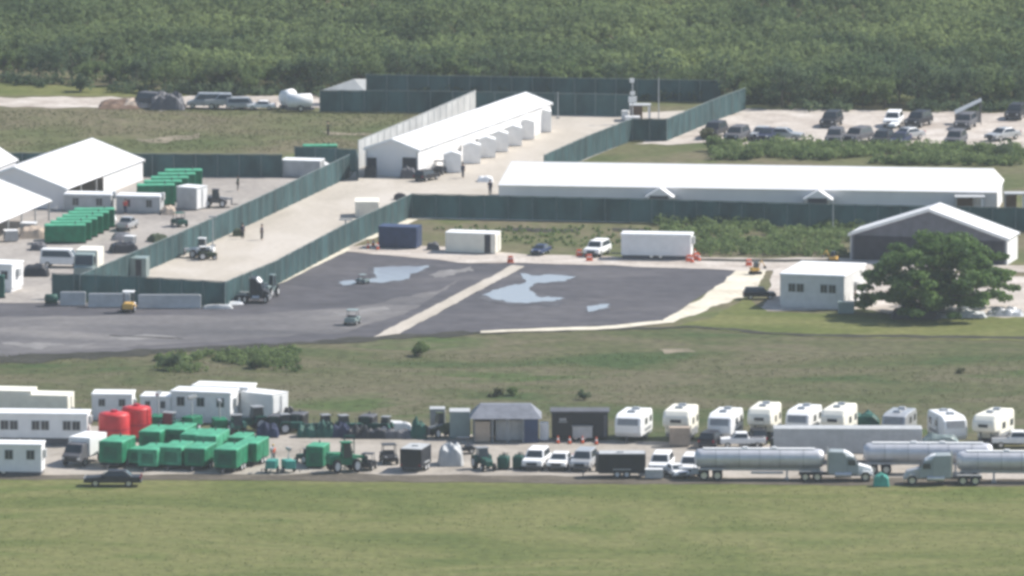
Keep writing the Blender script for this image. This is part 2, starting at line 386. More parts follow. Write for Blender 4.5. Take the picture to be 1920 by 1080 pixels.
def office_fn(L=12, W=3.2, H=2.9, nwin=4, wall='white', wheels=False, name='office_trailer', cat='office trailer', door=True, z0=.35, roofm='white', pairs=False, winz=1.0):
    def f():
        t = thing(name, cat); h=L/2; w=W/2
        MB().box(-h,h,-w,w,z0,z0+H).build('wall',wall,t)
        MB().box(-h-.1,h+.1,-w-.1,w+.1,z0+H+.003,z0+H+.14,.05,.05).build('roof',roofm,t)
        MB().box(-h+.1,h-.1,-w+.08,w-.08,.0,z0-.004).build('skirt','dgrey' if wheels else wall,t)
        xs = [(-h+L*(k+.5)/nwin) for k in range(nwin)]
        for i,x in enumerate(xs):
            for sg in (-1,1):
                for dx in ((-.45,.45) if pairs else (0,)):
                    fr = MB().box(x+dx-.42,x+dx+.42,sg*(w+.012)-.02,sg*(w+.012)+.02,z0+winz,z0+winz+.95).build('window','palegrey',t)
                    MB().box(x+dx-.35,x+dx-.02,sg*(w+.03)-.01,sg*(w+.03)+.01,z0+winz+.06,z0+winz+.88).box(x+dx+.02,x+dx+.35,sg*(w+.03)-.01,sg*(w+.03)+.01,z0+winz+.06,z0+winz+.88).build('pane','glass',fr)
        if door:
            x = (xs[0]+xs[1])/2 if nwin>1 else h-.8
            d = MB().box(x-.42,x+.42,-w-.03,-w+.0,z0+.05,z0+2.05).build('door','palegrey',t)
            MB().box(x+.25,x+.32,-w-.08,-w-.031,z0+1,z0+1.05).build('handle','dgrey',d)
            MB().box(x-.5,x+.5,-w-.7,-w-.11,0,z0*.5).box(x-.5,x+.5,-w-.4,-w-.11,z0*.5,z0).build('step','dgrey',t)
        MB().box(h+.0,h+.32,-.4,.4,z0+1.2,z0+2.0).build('air_conditioner','palegrey',t,bevel=.03)
        if wheels:
            for sg in (-1,1):
                for x in (-.5,.5): wheel(t,x,sg*(w-.12),.38,.2)
            MB().box(-h-1.2,-h,-.08,.08,.4,.52).build('tow_bar','dgrey',t)
        return t
    return f

def container_fn(paint='blue', L=4.8, W=2.4, H=2.45, name='shipping_container', cat='container', top=None, door='dgrey', opening=False):
    def f():
        t = thing(name, cat); h=L/2; w=W/2
        MB().box(-h,h,-w,w,.08,H).build('shell',paint,t)
        n=int(L/.28)
        for sg in (-1,1):
            c = MB()
            for k in range(n):
                x=-h+.12+(L-.24)*(k+.5)/n; c.box(x-.05,x+.05,sg*(w+.015)-.015,sg*(w+.015)+.015,.2,H-.15)
            c.build('corrugation',paint,t)
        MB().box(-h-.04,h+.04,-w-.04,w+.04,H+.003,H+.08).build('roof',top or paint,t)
        for sg in (-1,1):
            d = MB().box(h+.003,h+.04,sg*w*.5-w*.44,sg*w*.5+w*.44,.2,H-.15).build('end_door',door,t)
            MB().cyl((h+.06,sg*.15,.25),(h+.06,sg*.15,H-.2),.02,n=6).build('lock_bar','palegrey',d)
        if opening:
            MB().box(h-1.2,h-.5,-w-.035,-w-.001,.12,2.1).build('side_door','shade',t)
        return t
    return f

def light_tower_fn(paint='dgreen', mastH=2.6, mast='palegrey'):
    def f():
        t = thing('light_tower','light tower')
        MB().box(-.75,.75,-.5,.5,.4,1.25).build('engine_housing',paint,t,bevel=.08)
        MB().cyl((0,0,1.24),(0,0,mastH),.06,n=8).cyl((0,0,mastH),(0,0,mastH+.5),.04,n=8).build('mast',mast,t)
        MB().box(-.55,.55,-.03,.03,mastH+.45,mastH+.52).build('lamp_bar','dgrey',t)
        for x in (-.42,-.14,.14,.42): MB().box(x-.11,x+.11,-.12,.1,mastH+.53,mastH+.75).build('flood_lamp','silver',t)
        for sg in (-1,1):
            wheel(t,0,sg*.55,.3,.18,'wheelwhite')
            MB().box(-.6,-.5,sg*.75-.2,sg*.75+.2,.3,.38).box(-.58,-.52,sg*.92-.03,sg*.92+.03,0,.35).build('outrigger','dgrey',t)
        MB().box(.74,1.7,-.05,.05,.35,.45).build('tow_bar','dgrey',t)
        return t
    return f

def telehandler_fn(paint='green', name='telehandler', boom='lgreen'):
    def f():
        t = thing(name,'telehandler')
        MB().prism([(-2.2,.7),(1.9,.6),(2.1,.95),(1.2,1.3),(-1.4,1.45),(-2.3,1.35)],-.75,.75).build('chassis',paint,t,bevel=.08)
        MB().prism([(-.6,1.3),(.8,1.3),(.55,2.5),(-.5,2.55)],-.95,-.05,[0,0,.08,.08]).build('cab','glass',t,bevel=.03)
        MB().box(-.65,.75,-1.0,0,2.55,2.65).box(-.62,-.52,-.97,-.9,1.3,2.55).box(.66,.76,-.97,-.9,1.3,2.5,.05).build('cab_frame',paint,t)
        MB().prism([(-2.3,1.7),(-2.2,1.4),(2.9,1.0),(3.0,1.25)],.12,.5).build('boom',boom,t,bevel=.03)
        MB().box(2.9,3.02,-.6,.9,.35,1.3).box(3.02,4.1,-.35,-.22,.35,.42).box(3.02,4.1,.5,.63,.35,.42).build('fork','dgrey',t)
        MB().prism([(-1.9,1.2),(.1,1.2),(0,1.6),(-1.8,1.65)],.5,.95).build('engine_cover',paint,t,bevel=.06)
        for sg in (-1,1):
            for x in (-1.4,1.35): wheel(t,x,sg*.95,.6,.42,'wheelwhite')
        return t
    return f

def cart_fn(paint='black', name='utility_cart'):
    def f():
        t = thing(name,'utility vehicle')
        MB().prism([(-1.4,.4),(1.3,.35),(1.45,.7),(1.0,1.0),(.3,.9),(.2,.6),(-.4,.6),(-.5,.95),(-1.4,1.0)],-.72,.72).build('body',paint,t,bevel=.06)
        for x in (-.5,.65):
            for sg in (-1,1): MB().cyl((x,sg*.66,.8),(x*.8,sg*.6,1.85),.04,n=6).build('cage_post','dgrey',t)
        MB().box(-.7,.75,-.7,.7,1.86,1.93).build('roof',paint,t,bevel=.03)
        MB().box(-.4,.1,-.55,.55,.6,.78).box(-.45,-.33,-.55,.55,.78,1.25).build('seat','dgrey',t)
        for sg in (-1,1):
            MB().box(1.2,1.4,sg*.5-.1,sg*.5+.1,.7,.85).build('headlight','wheelwhite',t)
            for x in (-.95,.95): wheel(t,x,sg*.68,.34,.26)
        return t
    return f

def skid_machine_fn(paint='dgreen', acc='grey'):
    """compact wheel tractor"""
    def f():
        t = thing('compact_tractor','tractor')
        MB().prism([(-.3,.6),(1.7,.55),(1.8,1.1),(1.5,1.3),(-.3,1.35)],-.42,.42).build('hood',paint,t,bevel=.07)
        MB().box(-1.3,-.3,-.45,.45,.6,1.1).build('rear_body',paint,t)
        MB().prism([(-1.3,1.1),(-.1,1.1),(-.3,2.3),(-1.2,2.3)],-.6,.6,[0,0,.06,.06]).build('cab','glass',t)
        MB().box(-1.35,-.15,-.68,.68,2.31,2.4).build('cab_roof',acc,t,bevel=.03)
        for sg in (-1,1):
            wheel(t,-.9,sg*.8,.72,.42,'wheelwhite'); wheel(t,1.3,sg*.7,.42,.28,'wheelwhite')
            MB().prism([(-1.6,.9),(-1.4,1.5),(-.4,1.5),(-.2,.9),(-.3,.9),(-.5,1.4),(-1.3,1.4),(-1.5,.9)],sg*.8-.22,sg*.8+.22).build('mudguard',paint,t)
        MB().cyl((.9,.2,1.3),(.9,.2,2.0),.04,n=6).build('exhaust','dgrey',t)
        return t
    return f

def cargo_trailer_fn(paint='black', L=4.6, H=2.0, W=2.1, logo=False, nose=True):
    def f():
        t = thing('cargo_trailer','enclosed trailer'); h=L/2; w=W/2
        if nose:
            vs=[(-h,-w),(h-.3,-w),(h,-.3),(h,.3),(h-.3,w),(-h,w)]
        else: vs=[(-h,-w),(h,-w),(h,w),(-h,w)]
        n=len(vs); b=MB().add([(x,y,.5) for x,y in vs]+[(x,y,.5+H) for x,y in vs],[tuple(range(n-1,-1,-1)),tuple(range(n,2*n))]+[(i,(i+1)%n,(i+1)%n+n,i+n) for i in range(n)])
        b.build('box',paint,t,bevel=.04)
        MB().box(-h+.05,h-.35,-w+.06,w-.06,.5+H+.003,.5+H+.05).box(-.3,.3,-.3,.3,.5+H+.051,.5+H+.16).build('roof','palegrey',t)
        MB().box(-h-.03,-h-.002,-w+.1,w-.1,.6,.4+H).build('rear_door',paint,t)
        MB().box(-h,h-.3,-.7,.7,.36,.498).build('chassis','dgrey',t)
        for sg in (-1,1):
            MB().box(-1.0,.7,sg*w-.12,sg*w+.12,.78,.86).build('mudguard','palegrey',t)
            for x in (-.6,.3): wheel(t,x,sg*(w+.0),.35,.2,'wheelwhite')
            MB().box(-h-.04,-h-.031,sg*w*.85-.06,sg*w*.85+.06,.62,.8).build('tail_light','dred',t)
        MB().box(h-.2,h+1.4,-.05,.05,.4,.5).box(h+1.1,h+1.2,-.05,.05,0,.42).build('tow_bar','dgrey',t)
        if logo:
            m=MB()
            for k,(x,ww) in enumerate(((-.5,.22),(-.2,.16),(.05,.2),(.3,.12))): m.box(h*.25+x,h*.25+x+ww,-w-.02,-w-.003,1.45,1.75)
            m.box(h*.25-.55,h*.25+.45,-w-.02,-w-.003,1.32,1.38)
            m.build('side_emblem','palegrey',t)
        return t
    return f

def drape(name, cat, label, px, py, L, W, H, m, deg=0, seed=1, group=None, sag=.25):
    """rounded covered heap"""
    rr = random.Random(seed); nx, ny = 16, 8; vs=[]; fs=[]
    for j in range(ny+1):
        for i in range(nx+1):
            u=i/nx*2-1; v=j/ny*2-1
            e=(1-abs(u)**4)*(1-abs(v)**4)
            z=H*max(0,e)**.45*(1-sag*.5+sag*noise.noise(Vector((u*2.2+seed*7,v*2,seed))))
            vs.append((u*L/2*(1+.06*rr.uniform(-1,1)),v*W/2,max(0,z)))
    for j in range(ny):
        for i in range(nx): k=j*(nx+1)+i; fs.append((k,k+1,k+nx+2,k+nx+1))
    nb=len(vs); ring=list(range(nx+1))+[ (j+1)*(nx+1)-1 for j in range(1,ny+1)]+[ny*(nx+1)+i for i in range(nx-1,-1,-1)]+[j*(nx+1) for j in range(ny-1,0,-1)]
    fs.append(tuple(reversed(ring)))
    o=MB().add(vs,fs).build(name,m); o.location=G(px,py,.05); o.rotation_euler=(0,0,R(deg))
    tag(o,cat,label,group); return o

def cone_fn():
    t = thing('traffic_cone','traffic cone')
    MB().lathe_z([(.16,.03),(.15,.1),(.11,.35),(.06,.62),(.035,.74)],12).build('cone','orange',t)
    MB().box(-.2,.2,-.2,.2,0,.032).build('base','black',t)
    MB().lathe_z([(.125,.34),(.09,.5)],12).build('reflective_band','white',t)
    return t
def barrier_fn():
    t = thing('barrier','barrier')
    MB().prism([(-.5,0),(.5,0),(.45,.2),(.35,1.0),(-.35,1.0),(-.45,.2)],-.28,.28,[0,0,.05,.18,.18,.05]).build('shell','orange',t,bevel=.03)
    MB().box(-.33,.33,-.245,.245,.55,.7).build('band','white',t)
    return t

# ---------------------------------------------------------------- people
def skinmesh(name, pts, edges, radii, m, parent):
    me=bpy.data.meshes.new(name); me.from_pydata(pts,edges,[]); me.update()
    o=bpy.data.objects.new(name,me); COL.objects.link(o); o.parent=parent
    sk=o.modifiers.new('skin','SKIN'); sk.use_smooth_shade=True
    for i,r in enumerate(radii): me.skin_vertices[0].data[i].radius=(r,r)
    me.skin_vertices[0].data[0].use_root=True
    sb=o.modifiers.new('sub','SUBSURF'); sb.levels=1; sb.render_levels=1
    me.materials.append(M[m]); return o
def person_fn(shirt='navy', legs='black', hat=None):
    def f():
        t=thing('person','person')
        P=[(0,0,.96),(0,0,1.15),(0,0,1.38),(0,.01,1.50),(.02,0,1.62),(.02,0,1.72),
           (0,.18,1.42),(.03,.24,1.15),(.1,.25,.92),(.13,.25,.84), (0,-.18,1.42),(-.03,-.24,1.15),(.06,-.25,.92),(.09,-.25,.84),
           (0,.09,.90),(.05,.10,.5),(.0,.10,.09),(.14,.11,.05), (0,-.09,.90),(-.03,-.10,.5),(-.08,-.10,.09),(.06,-.11,.05)]
        E=[(0,1),(1,2),(2,3),(3,4),(4,5),(2,6),(6,7),(7,8),(8,9),(2,10),(10,11),(11,12),(12,13),(0,14),(14,15),(15,16),(16,17),(0,18),(18,19),(19,20),(20,21)]
        Rr=[.13,.12,.15,.06,.095,.08,.06,.045,.03,.035,.06,.045,.03,.035,.09,.06,.04,.045,.09,.06,.04,.045]
        skinmesh('body',P,E,Rr,'skin',t)
        sI=[1,2,6,7,10,11,0]; mp={k:i for i,k in enumerate(sI)}
        skinmesh('shirt',[P[k] for k in sI],[(mp[0],mp[1]),(mp[1],mp[2]),(mp[2],mp[3+0] if False else mp[6]),(mp[6],mp[7]),(mp[2],mp[10]),(mp[10],mp[11])],[.155,.178,.085,.065,.085,.065,.15],shirt,t)
        tI=[0,14,15,16,18,19,20]; mp={k:i for i,k in enumerate(tI)}
        skinmesh('trousers',[P[k] for k in tI],[(mp[0],mp[14]),(mp[14],mp[15]),(mp[15],mp[16]),(mp[0],mp[18]),(mp[18],mp[19]),(mp[19],mp[20])],[.15,.115,.085,.065,.115,.085,.065],legs,t)
        MB().lathe_z([(.105,1.66),(.11,1.72),(.08,1.80),(.02,1.82)],12,cx=.01).build('hat' if hat else 'hair', hat or 'hair', t, smooth=True)
        MB().box(.115,.14,-.015,.015,1.62,1.66).build('nose','skin',t)
        return t
    return f

# ---------------------------------------------------------------- vegetation
def leaf_mesh(name, centers, radii, counts, size, m, seed, flat=1.0):
    rs=np.random.RandomState(seed); C=[]; D=[]
    for c,r,k in zip(centers,radii,counts):
        d=rs.normal(size=(k,3)); d/=np.linalg.norm(d,axis=1)[:,None]
        rad=r*rs.uniform(.35,1.0,size=(k,1))**.6
        p=d*rad; p[:,2]*=flat; C.append(p+np.array(c)); D.append(d)
    C=np.concatenate(C); n=len(C); D=np.concatenate(D)
    N=D*.9+rs.normal(size=(n,3))*.55+np.array([0,0,.35]); N/=np.linalg.norm(N,axis=1)[:,None]
    a=np.cross(N,rs.normal(size=(n,3))); a/=np.linalg.norm(a,axis=1)[:,None]
    b=np.cross(N,a)
    s=size*rs.uniform(.6,1.3,size=(n,1))
    V=np.stack([C-a*s*.5-b*s*.28,C+a*s*.1-b*s*.42,C+a*s*.55+b*s*.05,C-a*s*.05+b*s*.42],1).reshape(-1,3).astype(np.float32)
    V[:,2]=np.maximum(V[:,2],.02)
    me=bpy.data.meshes.new(name); me.vertices.add(4*n); me.vertices.foreach_set('co',V.ravel())
    me.loops.add(4*n); me.loops.foreach_set('vertex_index',np.arange(4*n,dtype=np.int32))
    me.polygons.add(n); me.polygons.foreach_set('loop_start',np.arange(0,4*n,4,dtype=np.int32))
    try: me.polygons.foreach_set('loop_total',np.full(n,4,dtype=np.int32))
    except Exception: pass
    me.update(calc_edges=True); me.materials.append(M[m]); return me
def tree_fn(seed, H=4.5, m='leafA', Wd=3.6, leaf=.34, n=900, name='edge_tree'):
    def f():
        rr=random.Random(seed); t=thing(name,'tree')
        tr=MB(); tr.cyl((0,0,0),(rr.uniform(-.15,.15),0,H*.5),.12*H/4.5,.07,n=8)
        cs=[];rs_=[];ct=[]
        k=int(9+H)
        for i in range(k):
            a=rr.uniform(0,6.28); q=rr.uniform(.1,1)**.6*Wd*.42; z=H*rr.uniform(.16,.86)
            q*= 1-.45*max(0,(z/H-.55)/.45)
            c=(q*math.cos(a),q*math.sin(a),z); r=rr.uniform(.5,.95)*Wd*.26
            cs.append(c);rs_.append(r);ct.append(int(n/k))
            tr.cyl((0,0,H*.3),c,.05,.02,n=5)
        tr.build('trunk','trunk',t)
        me=leaf_mesh('crown',cs,rs_,ct,leaf,m,seed,.8); o=bpy.data.objects.new('crown',me); COL.objects.link(o); o.parent=t
        return t
    return f
def bush_fn(seed, H=1.6, Wd=2.4, m='leafA', n=500, leaf=.26):
    def f():
        rr=random.Random(seed); t=thing('bush','bush'); cs=[];rs_=[];ct=[]; st=MB()
        for i in range(8):
            a=rr.uniform(0,6.28); q=rr.uniform(0,1)*Wd*.36; z=H*rr.uniform(.25,.7)
            cs.append((q*math.cos(a),q*math.sin(a),z)); rs_.append(rr.uniform(.25,.42)*H); ct.append(n//8)
            st.cyl((0,0,0),cs[-1],.03,.012,n=5)
        st.build('stem','trunk',t)
        me=leaf_mesh('foliage',cs,rs_,ct,leaf,m,seed,.85); o=bpy.data.objects.new('foliage',me); COL.objects.link(o); o.parent=t
        return t
    return f

# ================================================================ THE GROUND
def patch(name, pts, m, z, jx=.25, jy=.9, step=1.6, seed=0, kind='structure'):
    w=[G(*p) for p in pts]; out=[]; n=len(w)
    for i in range(n):
        a,b=w[i],w[(i+1)%n]; k=max(1,int((b-a).length/step))
        for j in range(k):
            p=a.lerp(b,j/k)
            nx=noise.noise(Vector((p.x*.35,p.y*.22,seed))); ny=noise.noise(Vector((p.x*.3+40,p.y*.25,seed+5)))
            nx+=.5*noise.noise(Vector((p.x*1.1,p.y*.8,seed+9))); ny+=.5*noise.noise(Vector((p.x*1.2,p.y*.9,seed+11)))
            out.append((p.x+nx*jx*1.6,p.y+ny*jy*1.6,z))
    me=bpy.data.meshes.new(name); bm=bmesh.new(); vs=[bm.verts.new(v) for v in out]
    f=bm.faces.new(vs); bmesh.ops.triangulate(bm,faces=[f]); bmesh.ops.recalc_face_normals(bm,faces=bm.faces)
    if bm.faces[:] and sum(ff.normal.z for ff in bm.faces)<0: bmesh.ops.reverse_faces(bm,faces=bm.faces)
    bm.to_mesh(me); bm.free(); me.materials.append(m); o=bpy.data.objects.new(name,me); COL.objects.link(o); o['kind']=kind
    return o
gm_far = ground_mat('wild_grass',[(.076,.096,.036),(.112,.116,.054),(.148,.128,.080),(.100,.120,.044)],.05,(.6,.6,1),.8,.25)
gm_front = ground_mat('mown_grass',[(.082,.106,.030),(.112,.128,.040),(.155,.156,.060),(.100,.124,.036)],.085,(.4,.8,1),1.0,.22)
gm_mid = ground_mat('rough_grass',[(.050,.078,.028),(.084,.092,.042),(.122,.110,.068),(.066,.094,.032)],.09,(.45,.8,1),.9,.3)
gm_gravel = ground_mat('gravel',[(.27,.24,.205),(.36,.325,.28),(.41,.37,.325)],.15,(1,1,1),2.5,.14)
gm_conc = ground_mat('pale_concrete',[(.39,.35,.295),(.46,.415,.355),(.51,.465,.41)],.10,(1,.5,1),1.6,.08)
gm_yard = ground_mat('yard_paving',[(.27,.245,.225),(.34,.31,.28),(.38,.35,.32)],.12,(1,.6,1),1.5,.15)
gm_asph = ground_mat('asphalt',[(.070,.070,.079),(.092,.089,.098),(.122,.117,.123)],.07,(.4,.8,1),.5,.16)
gm_asph2 = ground_mat('worn_asphalt',[(.10,.098,.104),(.14,.134,.137),(.20,.19,.185)],.08,(.5,1.2,1),.9,.14)
gm_worn = ground_mat('dusty_asphalt',[(.17,.165,.165),(.24,.23,.225)],.2,(1,1,1),1,.2)
gm_dark = ground_mat('dark_earth_and_shadow',[(.035,.035,.03),(.06,.058,.048)],.3,(1,1,1),1,.2)  # dark earth, also the colour of the painted fence shadow
gm_sand = ground_mat('sand',[(.50,.45,.36),(.62,.57,.46),(.68,.62,.52)],.25,(1,1,1),2,.14)
gm_pink = ground_mat('pale_marl',[(.36,.31,.27),(.46,.41,.36),(.55,.50,.45)],.2,(1,1,1),2,.16)
gm_scar = ground_mat('bare_tan_earth',[(.15,.135,.09),(.22,.19,.14),(.28,.24,.18)],.3,(1,1,1),2,.2)
gm_dirt = ground_mat('dark_verge',[(.075,.065,.05),(.11,.095,.075),(.15,.13,.10)],.3,(.6,1,1),2,.2)

bpy.ops.mesh.primitive_plane_add(size=1); g=bpy.context.object; g.name='ground'; g.scale=(5000,5000,1); g.location=(0,1200,0)
bpy.ops.object.transform_apply(location=True, scale=True); g.data.materials.append(gm_far); g['kind']='structure'
patch('foreground_grass',[(-300,897),(2220,911),(2400,1500),(-500,1500)],gm_front,.012,.2,.6,3,1)
patch('rough_field',[(-200,690),(100,676),(430,652),(760,632),(1000,618),(1240,612),(2200,640),(2200,830),(-200,835)],gm_mid,.012,.2,.6,3,2)
patch('gravel_yard',[(-200,796),(200,800),(420,812),(780,812),(1150,826),(1450,832),(1950,846),(2200,850),(2200,904),(1300,897),(600,893),(-200,896)],gm_gravel,.024,.3,.8,1.6,3)
patch('dark_verge',[(-200,893),(600,889),(1300,895),(2200,900),(2200,914),(1300,909),(800,905),(500,901),(-200,899)],gm_dirt,.036,.2,.5,1.2,4)
patch('asphalt_lot',[(-200,566),(110,566),(420,577),(515,538),(650,468),(860,489),(1400,505),(1330,545),(1245,603),(1120,614),(1000,616),(760,630),(430,652),(200,664),(-200,692)],gm_asph,.02,.12,.4,1.6,5)
patch('worn_asphalt',[(-200,596),(200,592),(420,590),(650,580),(820,545),(870,520),(760,590),(640,622),(400,640),(180,656),(-200,672)],gm_asph2,.03,.3,1.0,1.6,6)
patch('dark_kerb_strip',[(-200,676),(200,660),(430,648),(760,627),(1000,616),(1120,616),(1120,621),(1000,623),(760,635),(430,657),(200,670),(-200,700)],gm_dark,.058,.3,1.3,1.0,61)
patch('light_strip',[(960,498),(984,500),(738,632),(696,634)],gm_conc,.042,.1,.5,1.2,7)
patch('sand_shoulder',[(1390,503),(1440,505),(1412,548),(1325,582),(1262,605),(1130,617),(1000,620),(1000,618),(1120,613),(1240,602),(1315,560)],gm_sand,.044,.2,.8,1.2,8)
patch('marl_path',[(640,465),(720,455),(800,462),(1000,478),(1300,484),(1560,484),(1960,500),(1960,512),(1620,505),(1400,508),(1150,498),(860,492),(650,472)],gm_pink,.046,.2,.6,1.2,9)
patch('apron',[(150,560),(420,574),(515,535),(770,408),(940,392),(1000,345),(1105,297),(1188,262),(1250,240),(1350,205),(1195,212),(900,208),(700,280),(655,333),(337,482)],gm_conc,.05,.05,.3,2,10)
patch('storage_yard',[(-200,568),(100,568),(150,562),(337,482),(480,417),(655,333),(672,300),(560,322),(530,328),(-200,328)],gm_yard,.034,.05,.3,2,11)
patch('fence_margin',[(510,541),(515,534),(652,464),(657,468)],gm_sand,.054,.05,.3,1.2,12)
patch('fence_margin',[(672,452),(770,403),(840,404),(1180,408),(1180,418),(840,412),(785,412),(700,448)],gm_sand,.054,.05,.3,1.2,121)
patch('office_paving',[(1450,495),(1920,520),(1960,600),(1700,596),(1620,580),(1440,584),(1418,588),(1440,560)],gm_pink,.05,.2,.8,1.2,13)
patch('office_lawn',[(1330,598),(1400,560),(1440,586),(1620,590),(1960,598),(1960,640),(1500,632),(1260,612)],gm_front,.055,.2,.8,1.4,14)
patch('car_park',[(1345,222),(1400,205),(1960,212),(1960,282),(1330,268),(1250,272),(1190,270)],gm_pink,.03,.25,1.2,1.5,15)
patch('far_track',[(-200,180),(200,184),(620,178),(620,204),(300,204),(-200,198)],gm_pink,.03,.4,2.2,1.8,16)
patch('far_lawn',[(-200,145),(230,165),(600,170),(600,180),(200,181),(-200,178)],gm_front,.02,.3,1,3,17)
patch('dirt_scar',[(250,262),(330,258),(385,252),(370,259),(310,266),(260,268)],gm_scar,.03,.5,1.5,1.2,18)
patch('dirt_scar',[(600,248),(700,250),(690,254),(620,254)],gm_scar,.03,.5,1,1.2,19)
patch('verge_scar',[(1240,655),(1290,652),(1300,660),(1250,664)],gm_scar,.03,.4,1.2,1.2,20)
patch('ditch_and_shadow_strip',[(1120,616),(1300,612),(1500,628),(1960,632),(1960,637),(1500,632),(1300,616),(1120,620)],gm_dark,.06,.3,.5,1.2,62)
patch('ditch_and_shadow_strip',[(1300,486),(1430,487),(1560,487),(1560,491),(1430,492),(1300,490)],gm_dark,.06,.2,.4,1.2,63)  # flat dark line standing for the silt fence
patch('ditch_and_shadow_strip',[(940,428),(1085,430),(1085,434),(1010,436),(940,432)],gm_dark,.06,.2,.4,1.2,64)  # cast shadow of the long fence, painted as a dark strip
patch('ditch_and_shadow_strip',[(1150,428),(1215,430),(1215,435),(1150,433)],gm_dark,.06,.2,.4,1.2,65)  # short dark strip on the grass
patch('light_kerb',[(900,622),(1000,616),(1120,613),(1240,602),(1250,607),(1120,620),(1000,621),(900,625)],gm_sand,.063,.1,.4,1,66)
# puddles of standing water on the lot
pm = bpy.data.materials.new('puddle_water'); pm.use_nodes=True; pb=pm.node_tree.nodes['Principled BSDF']
pb.inputs['Base Color'].default_value=(.27,.285,.31,1); pb.inputs['Roughness'].default_value=.22; pb.inputs['Specular IOR Level'].default_value=1.0
pb.inputs['IOR'].default_value=1.6
def grow(pts,k,dy):
    cx=sum(p[0] for p in pts)/len(pts); cy=sum(p[1] for p in pts)/len(pts)
    return [(cx+(x-cx)*k,cy+(y-cy)*k+dy) for x,y in pts]
gm_damp = ground_mat('damp_asphalt',[(.075,.076,.086),(.11,.11,.12)],.3,(1,1,1),1,.2)
PUD=[[(697,503),(740,500),(775,501),(808,499),(795,505),(778,512),(768,514),(762,522),(735,527),(705,531),(690,527),(706,522),(700,512)],
 [(632,531),(648,526),(662,526),(668,531),(655,534),(640,535)],
 [(975,514),(1010,516),(1045,516),(1080,519),(1060,526),(1010,530),(992,538),(992,545),(1010,556),(1060,561),(1040,568),(960,569),(925,563),(900,554),(935,543),(965,535),(985,528)],
 [(1100,576),(1125,572),(1145,571),(1140,578),(1105,585)]]
for i_,P_ in enumerate(PUD):
    patch('damp_margin',grow(P_,1.12,1.5),gm_damp,.046,.4,1.6,.6,30+i_)
    patch('puddle',P_,pm,.052,.3,1.3,.4,21+i_)
for i_,P_ in enumerate([[(0,648),(110,640),(180,646),(60,656)],[(190,632),(330,626),(345,632),(215,640)],[(620,590),(720,575),(735,580),(640,596)],[(800,515),(880,500),(890,506),(815,522)]]):
    patch('worn_patch',P_,gm_worn,.036,.5,2,.8,50+i_)

# ================================================================ FENCES
def fence(name_label, pts, H=2.7, group='green screened perimeter fences', m='mesh', base=0.0, post='meshcap', name='screened_fence'):
    t=thing(name,'fence',name_label,group); o0=G(*pts[0]); t.location=o0
    w=[G(*p)-o0 for p in pts]
    pm_=MB(); rail=MB(); posts=None; npost=0; tot=sum((b-a).length for a,b in zip(w,w[1:])); sp=max(2.6,tot/95)
    for a,b in zip(w,w[1:]):
        d=(b-a); L=d.length; d.normalize(); nrm=Vector((-d.y,d.x,0)); k=max(1,int(round(L/sp)))
        for j in range(k):
            p=a.lerp(b,j/k)+d*.05; q=a.lerp(b,(j+1)/k)-d*.05; c=[]
            for s in range(5):
                u=s/4; bow=.07*math.sin(u*math.pi)*(1 if j%2 else .5); pt=p.lerp(q,u)+nrm*bow; dz=-.04*math.sin(u*math.pi)
                c+= [(pt.x,pt.y,.03),(pt.x,pt.y,H-.05+dz)]
            pm_.add(c,[(2*s,2*s+2,2*s+3,2*s+1) for s in range(4)])
            pp=a.lerp(b,j/k)
            if posts is None: posts=MB().cyl((0,0,0),(0,0,H+.06),.06,n=6).build('post',post,t,pp).data
            else:
                po=bpy.data.objects.new('post',posts); COL.objects.link(po); po.parent=t; po.location=pp
        rail.cyl((a.x,a.y,H),(b.x,b.y,H),.045,n=6)
    pm_.build('screen_panel',m,t); rail.build('top_rail',post,t)
    return t
fence('front green screened fence behind the low grey barrier blocks at the asphalt edge',[(98,560),(260,566),(422,576)])
fence('inner avenue fence of green screen between storage yard and pale avenue',[(150,563),(337,482),(480,417),(656,333)])
fence('outer avenue fence of green screen beside the asphalt lot',[(422,576),(515,537),(647,466),(772,408)])
fence('long green screened fence in front of the long white tent',[(772,408),(1180,417),(1560,428),(1990,436)])
fence('green screened fence closing the storage yard behind the green generators',[(-80,329),(530,333)])
fence('short dark green fence by the near end of the diagonal white tent',[(553,316),(668,322),(672,340)],2.6)
fence('far green screened fence below the pale lean-to tent at the grass edge',[(600,210),(890,213),(1192,219)])
fence('farthest green screened fence along the foot of the woods',[(686,180),(1352,192)],2.7)
fence('zigzag green screened fence stepping up beside the car park',[(1020,334),(1100,298),(1186,264),(1250,265),(1348,224),(1398,206)],2.7)

